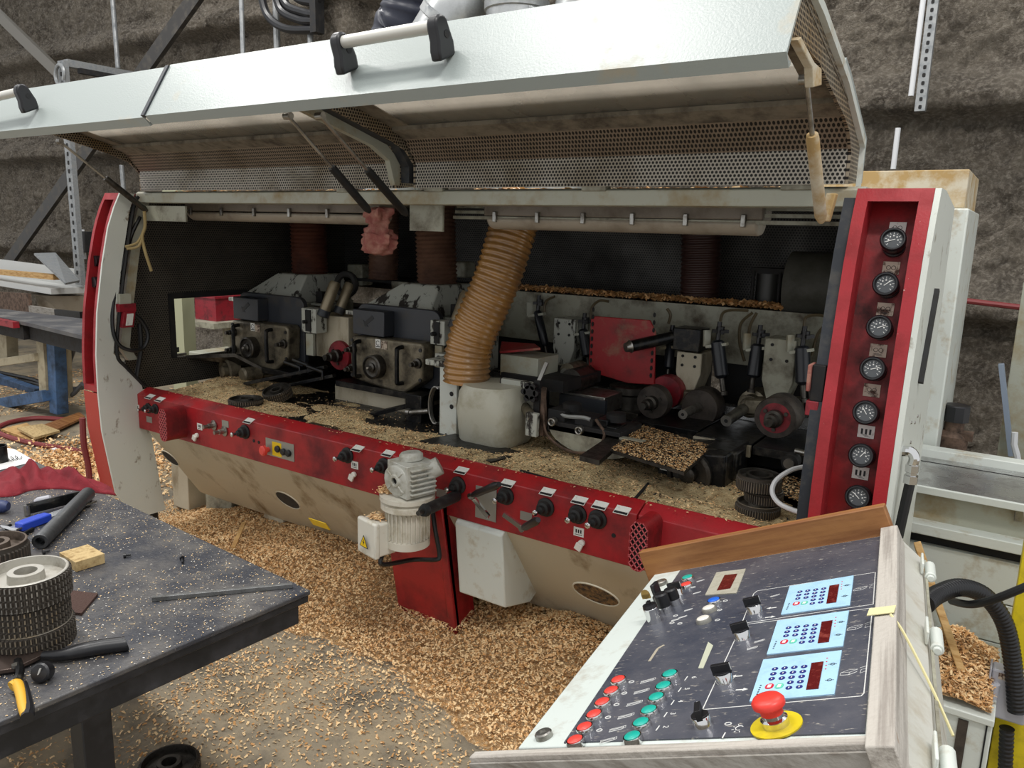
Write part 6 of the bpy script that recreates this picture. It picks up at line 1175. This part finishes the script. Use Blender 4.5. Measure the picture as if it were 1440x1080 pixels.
corrugated('black_flex_hose', [V(P(545, 140, y=1.55).x, 1.5, 1.86), P(558, 70, y=1.6), P(575, 20, y=1.6), P(590, -110, y=1.6)], .17, mat('navy_flex', '15192a', .4), 'wide black flexible hose behind the hood handle', ridge=.06, pitch=.06)
# red hose, planks and boxes on the floor left of the machine
O('floor_hose', MB().tube(smooth_pts([P(128, 640, z=.02), P(100, 632, z=.02), P(60, 626, z=.02), P(20, 617, z=.02), P(-5, 606, z=.02), P(10, 595, z=.02), P(50, 588, z=.02), P(95, 590, z=.02)], 7), .02, 8), redhose, None, 'dark red hose curling over the floor left of the machine', 'hose')
O('hanging_hose', MB().tube(smooth_pts([P(116, 588, x=-4.06), P(118, 625, x=-4.06), P(124, 655, x=-4.06), P(127, 690, x=-4.06)], 6), .016, 8), redhose, None, 'dark red hose hanging down beside the red end column', 'hose')
for i, pts in enumerate((((2, 607), (38, 598), (66, 620), (42, 622)), ((40, 612), (112, 586), (120, 592), (78, 612)), ((25, 612), (60, 606), (85, 616), (50, 626)))):
    O('floor_board', MB().plate([P(*p, z=.0) + V(0, 0, .004 + .02 * i) for p in pts], .018, (0, 0, 1)), (pine, woodoak, particle)[i], None, ('wide pale board lying on the floor inside the red hose', 'long brown board lying on the floor against the machine end', 'short chipboard offcut on the floor inside the red hose')[i], 'board')
O('plastic_scrap', MB().plate([P(70, 628, z=.01), P(80, 626, z=.03), P(86, 633, z=.01), P(74, 637, z=.012)], .004), paper, None, 'white plastic scrap lying across the red hose', 'scrap')
n = 5000; x = RNG.normal(-5.4, .35, n); y = RNG.normal(.55, .25, n); flakes('end_shavings', np.stack([x, y, np.abs(RNG.normal(0, .02, n)) + .004], -1), .035, [chipA, chipB, chipC], 'shavings heaped on the floor beside the red end column', 'shavings')
O('offcut_stick', MB().bar(P(328, 770, z=.17), P(343, 735, z=.17), .02, .008), pine, None, 'thin pale offcut stick lying on the shavings', 'offcut')
O('paper_scrap', MB().plate([P(787, 876, z=.14), P(800, 866, z=.16), P(815, 873, z=.15), P(800, 878, z=.14)], .003), paper, None, 'white paper scrap on the shavings below the base panel', 'scrap')
# things seen through the outfeed opening
q = P(250, 470, y=.9); 
O('pale_pillar', MB().bx(P(243, 470, x=-4.8).x - .05, -4.7, P(246, 470, x=-4.8).y, P(246, 470, x=-4.8).y + .09, 0, 1.9), mat('pale_green_post', 'a3a588', .5), None, 'pale green post seen through the outfeed opening', 'post')
y0 = P(262, 470, x=-6.2); O('storage_rack', MB().bx(-6.4, -6.0, y0.y, y0.y + .9, 1.28, 1.31).bx(-6.4, -6.35, y0.y, y0.y + .05, 0, 1.8), steel, None, 'steel shelf seen through the outfeed opening', 'shelf')
for i, (dy, m, lab) in enumerate(((.08, btngreen, 'teal box on the shelf beyond the outfeed opening'), (.3, rust, 'brown box on the shelf beyond the outfeed opening'), (.55, woodoak, 'wooden box on the shelf beyond the outfeed opening'))): O('shelf_box', MB().bx(-6.3, -6.1, y0.y + dy, y0.y + dy + .16, 1.311, 1.44 + .03 * i), m, None, lab, 'box', bevel=.004)
O('red_crate', MB().bx(-6.2, -5.9, y0.y + .1, y0.y + .6, .85, 1.05).bx(-6.22, -5.88, y0.y + .08, y0.y + .62, 1.05, 1.07), redpu, None, 'red crate below the shelf beyond the outfeed opening', 'crate'); O('crate_stand', MB().bx(-6.3, -5.8, y0.y, y0.y + .8, .80, .849).bx(-6.1, -6.0, y0.y + .3, y0.y + .4, 0, .80), greydark, None, 'dark stand under the red crate beyond the outfeed opening', 'stand')
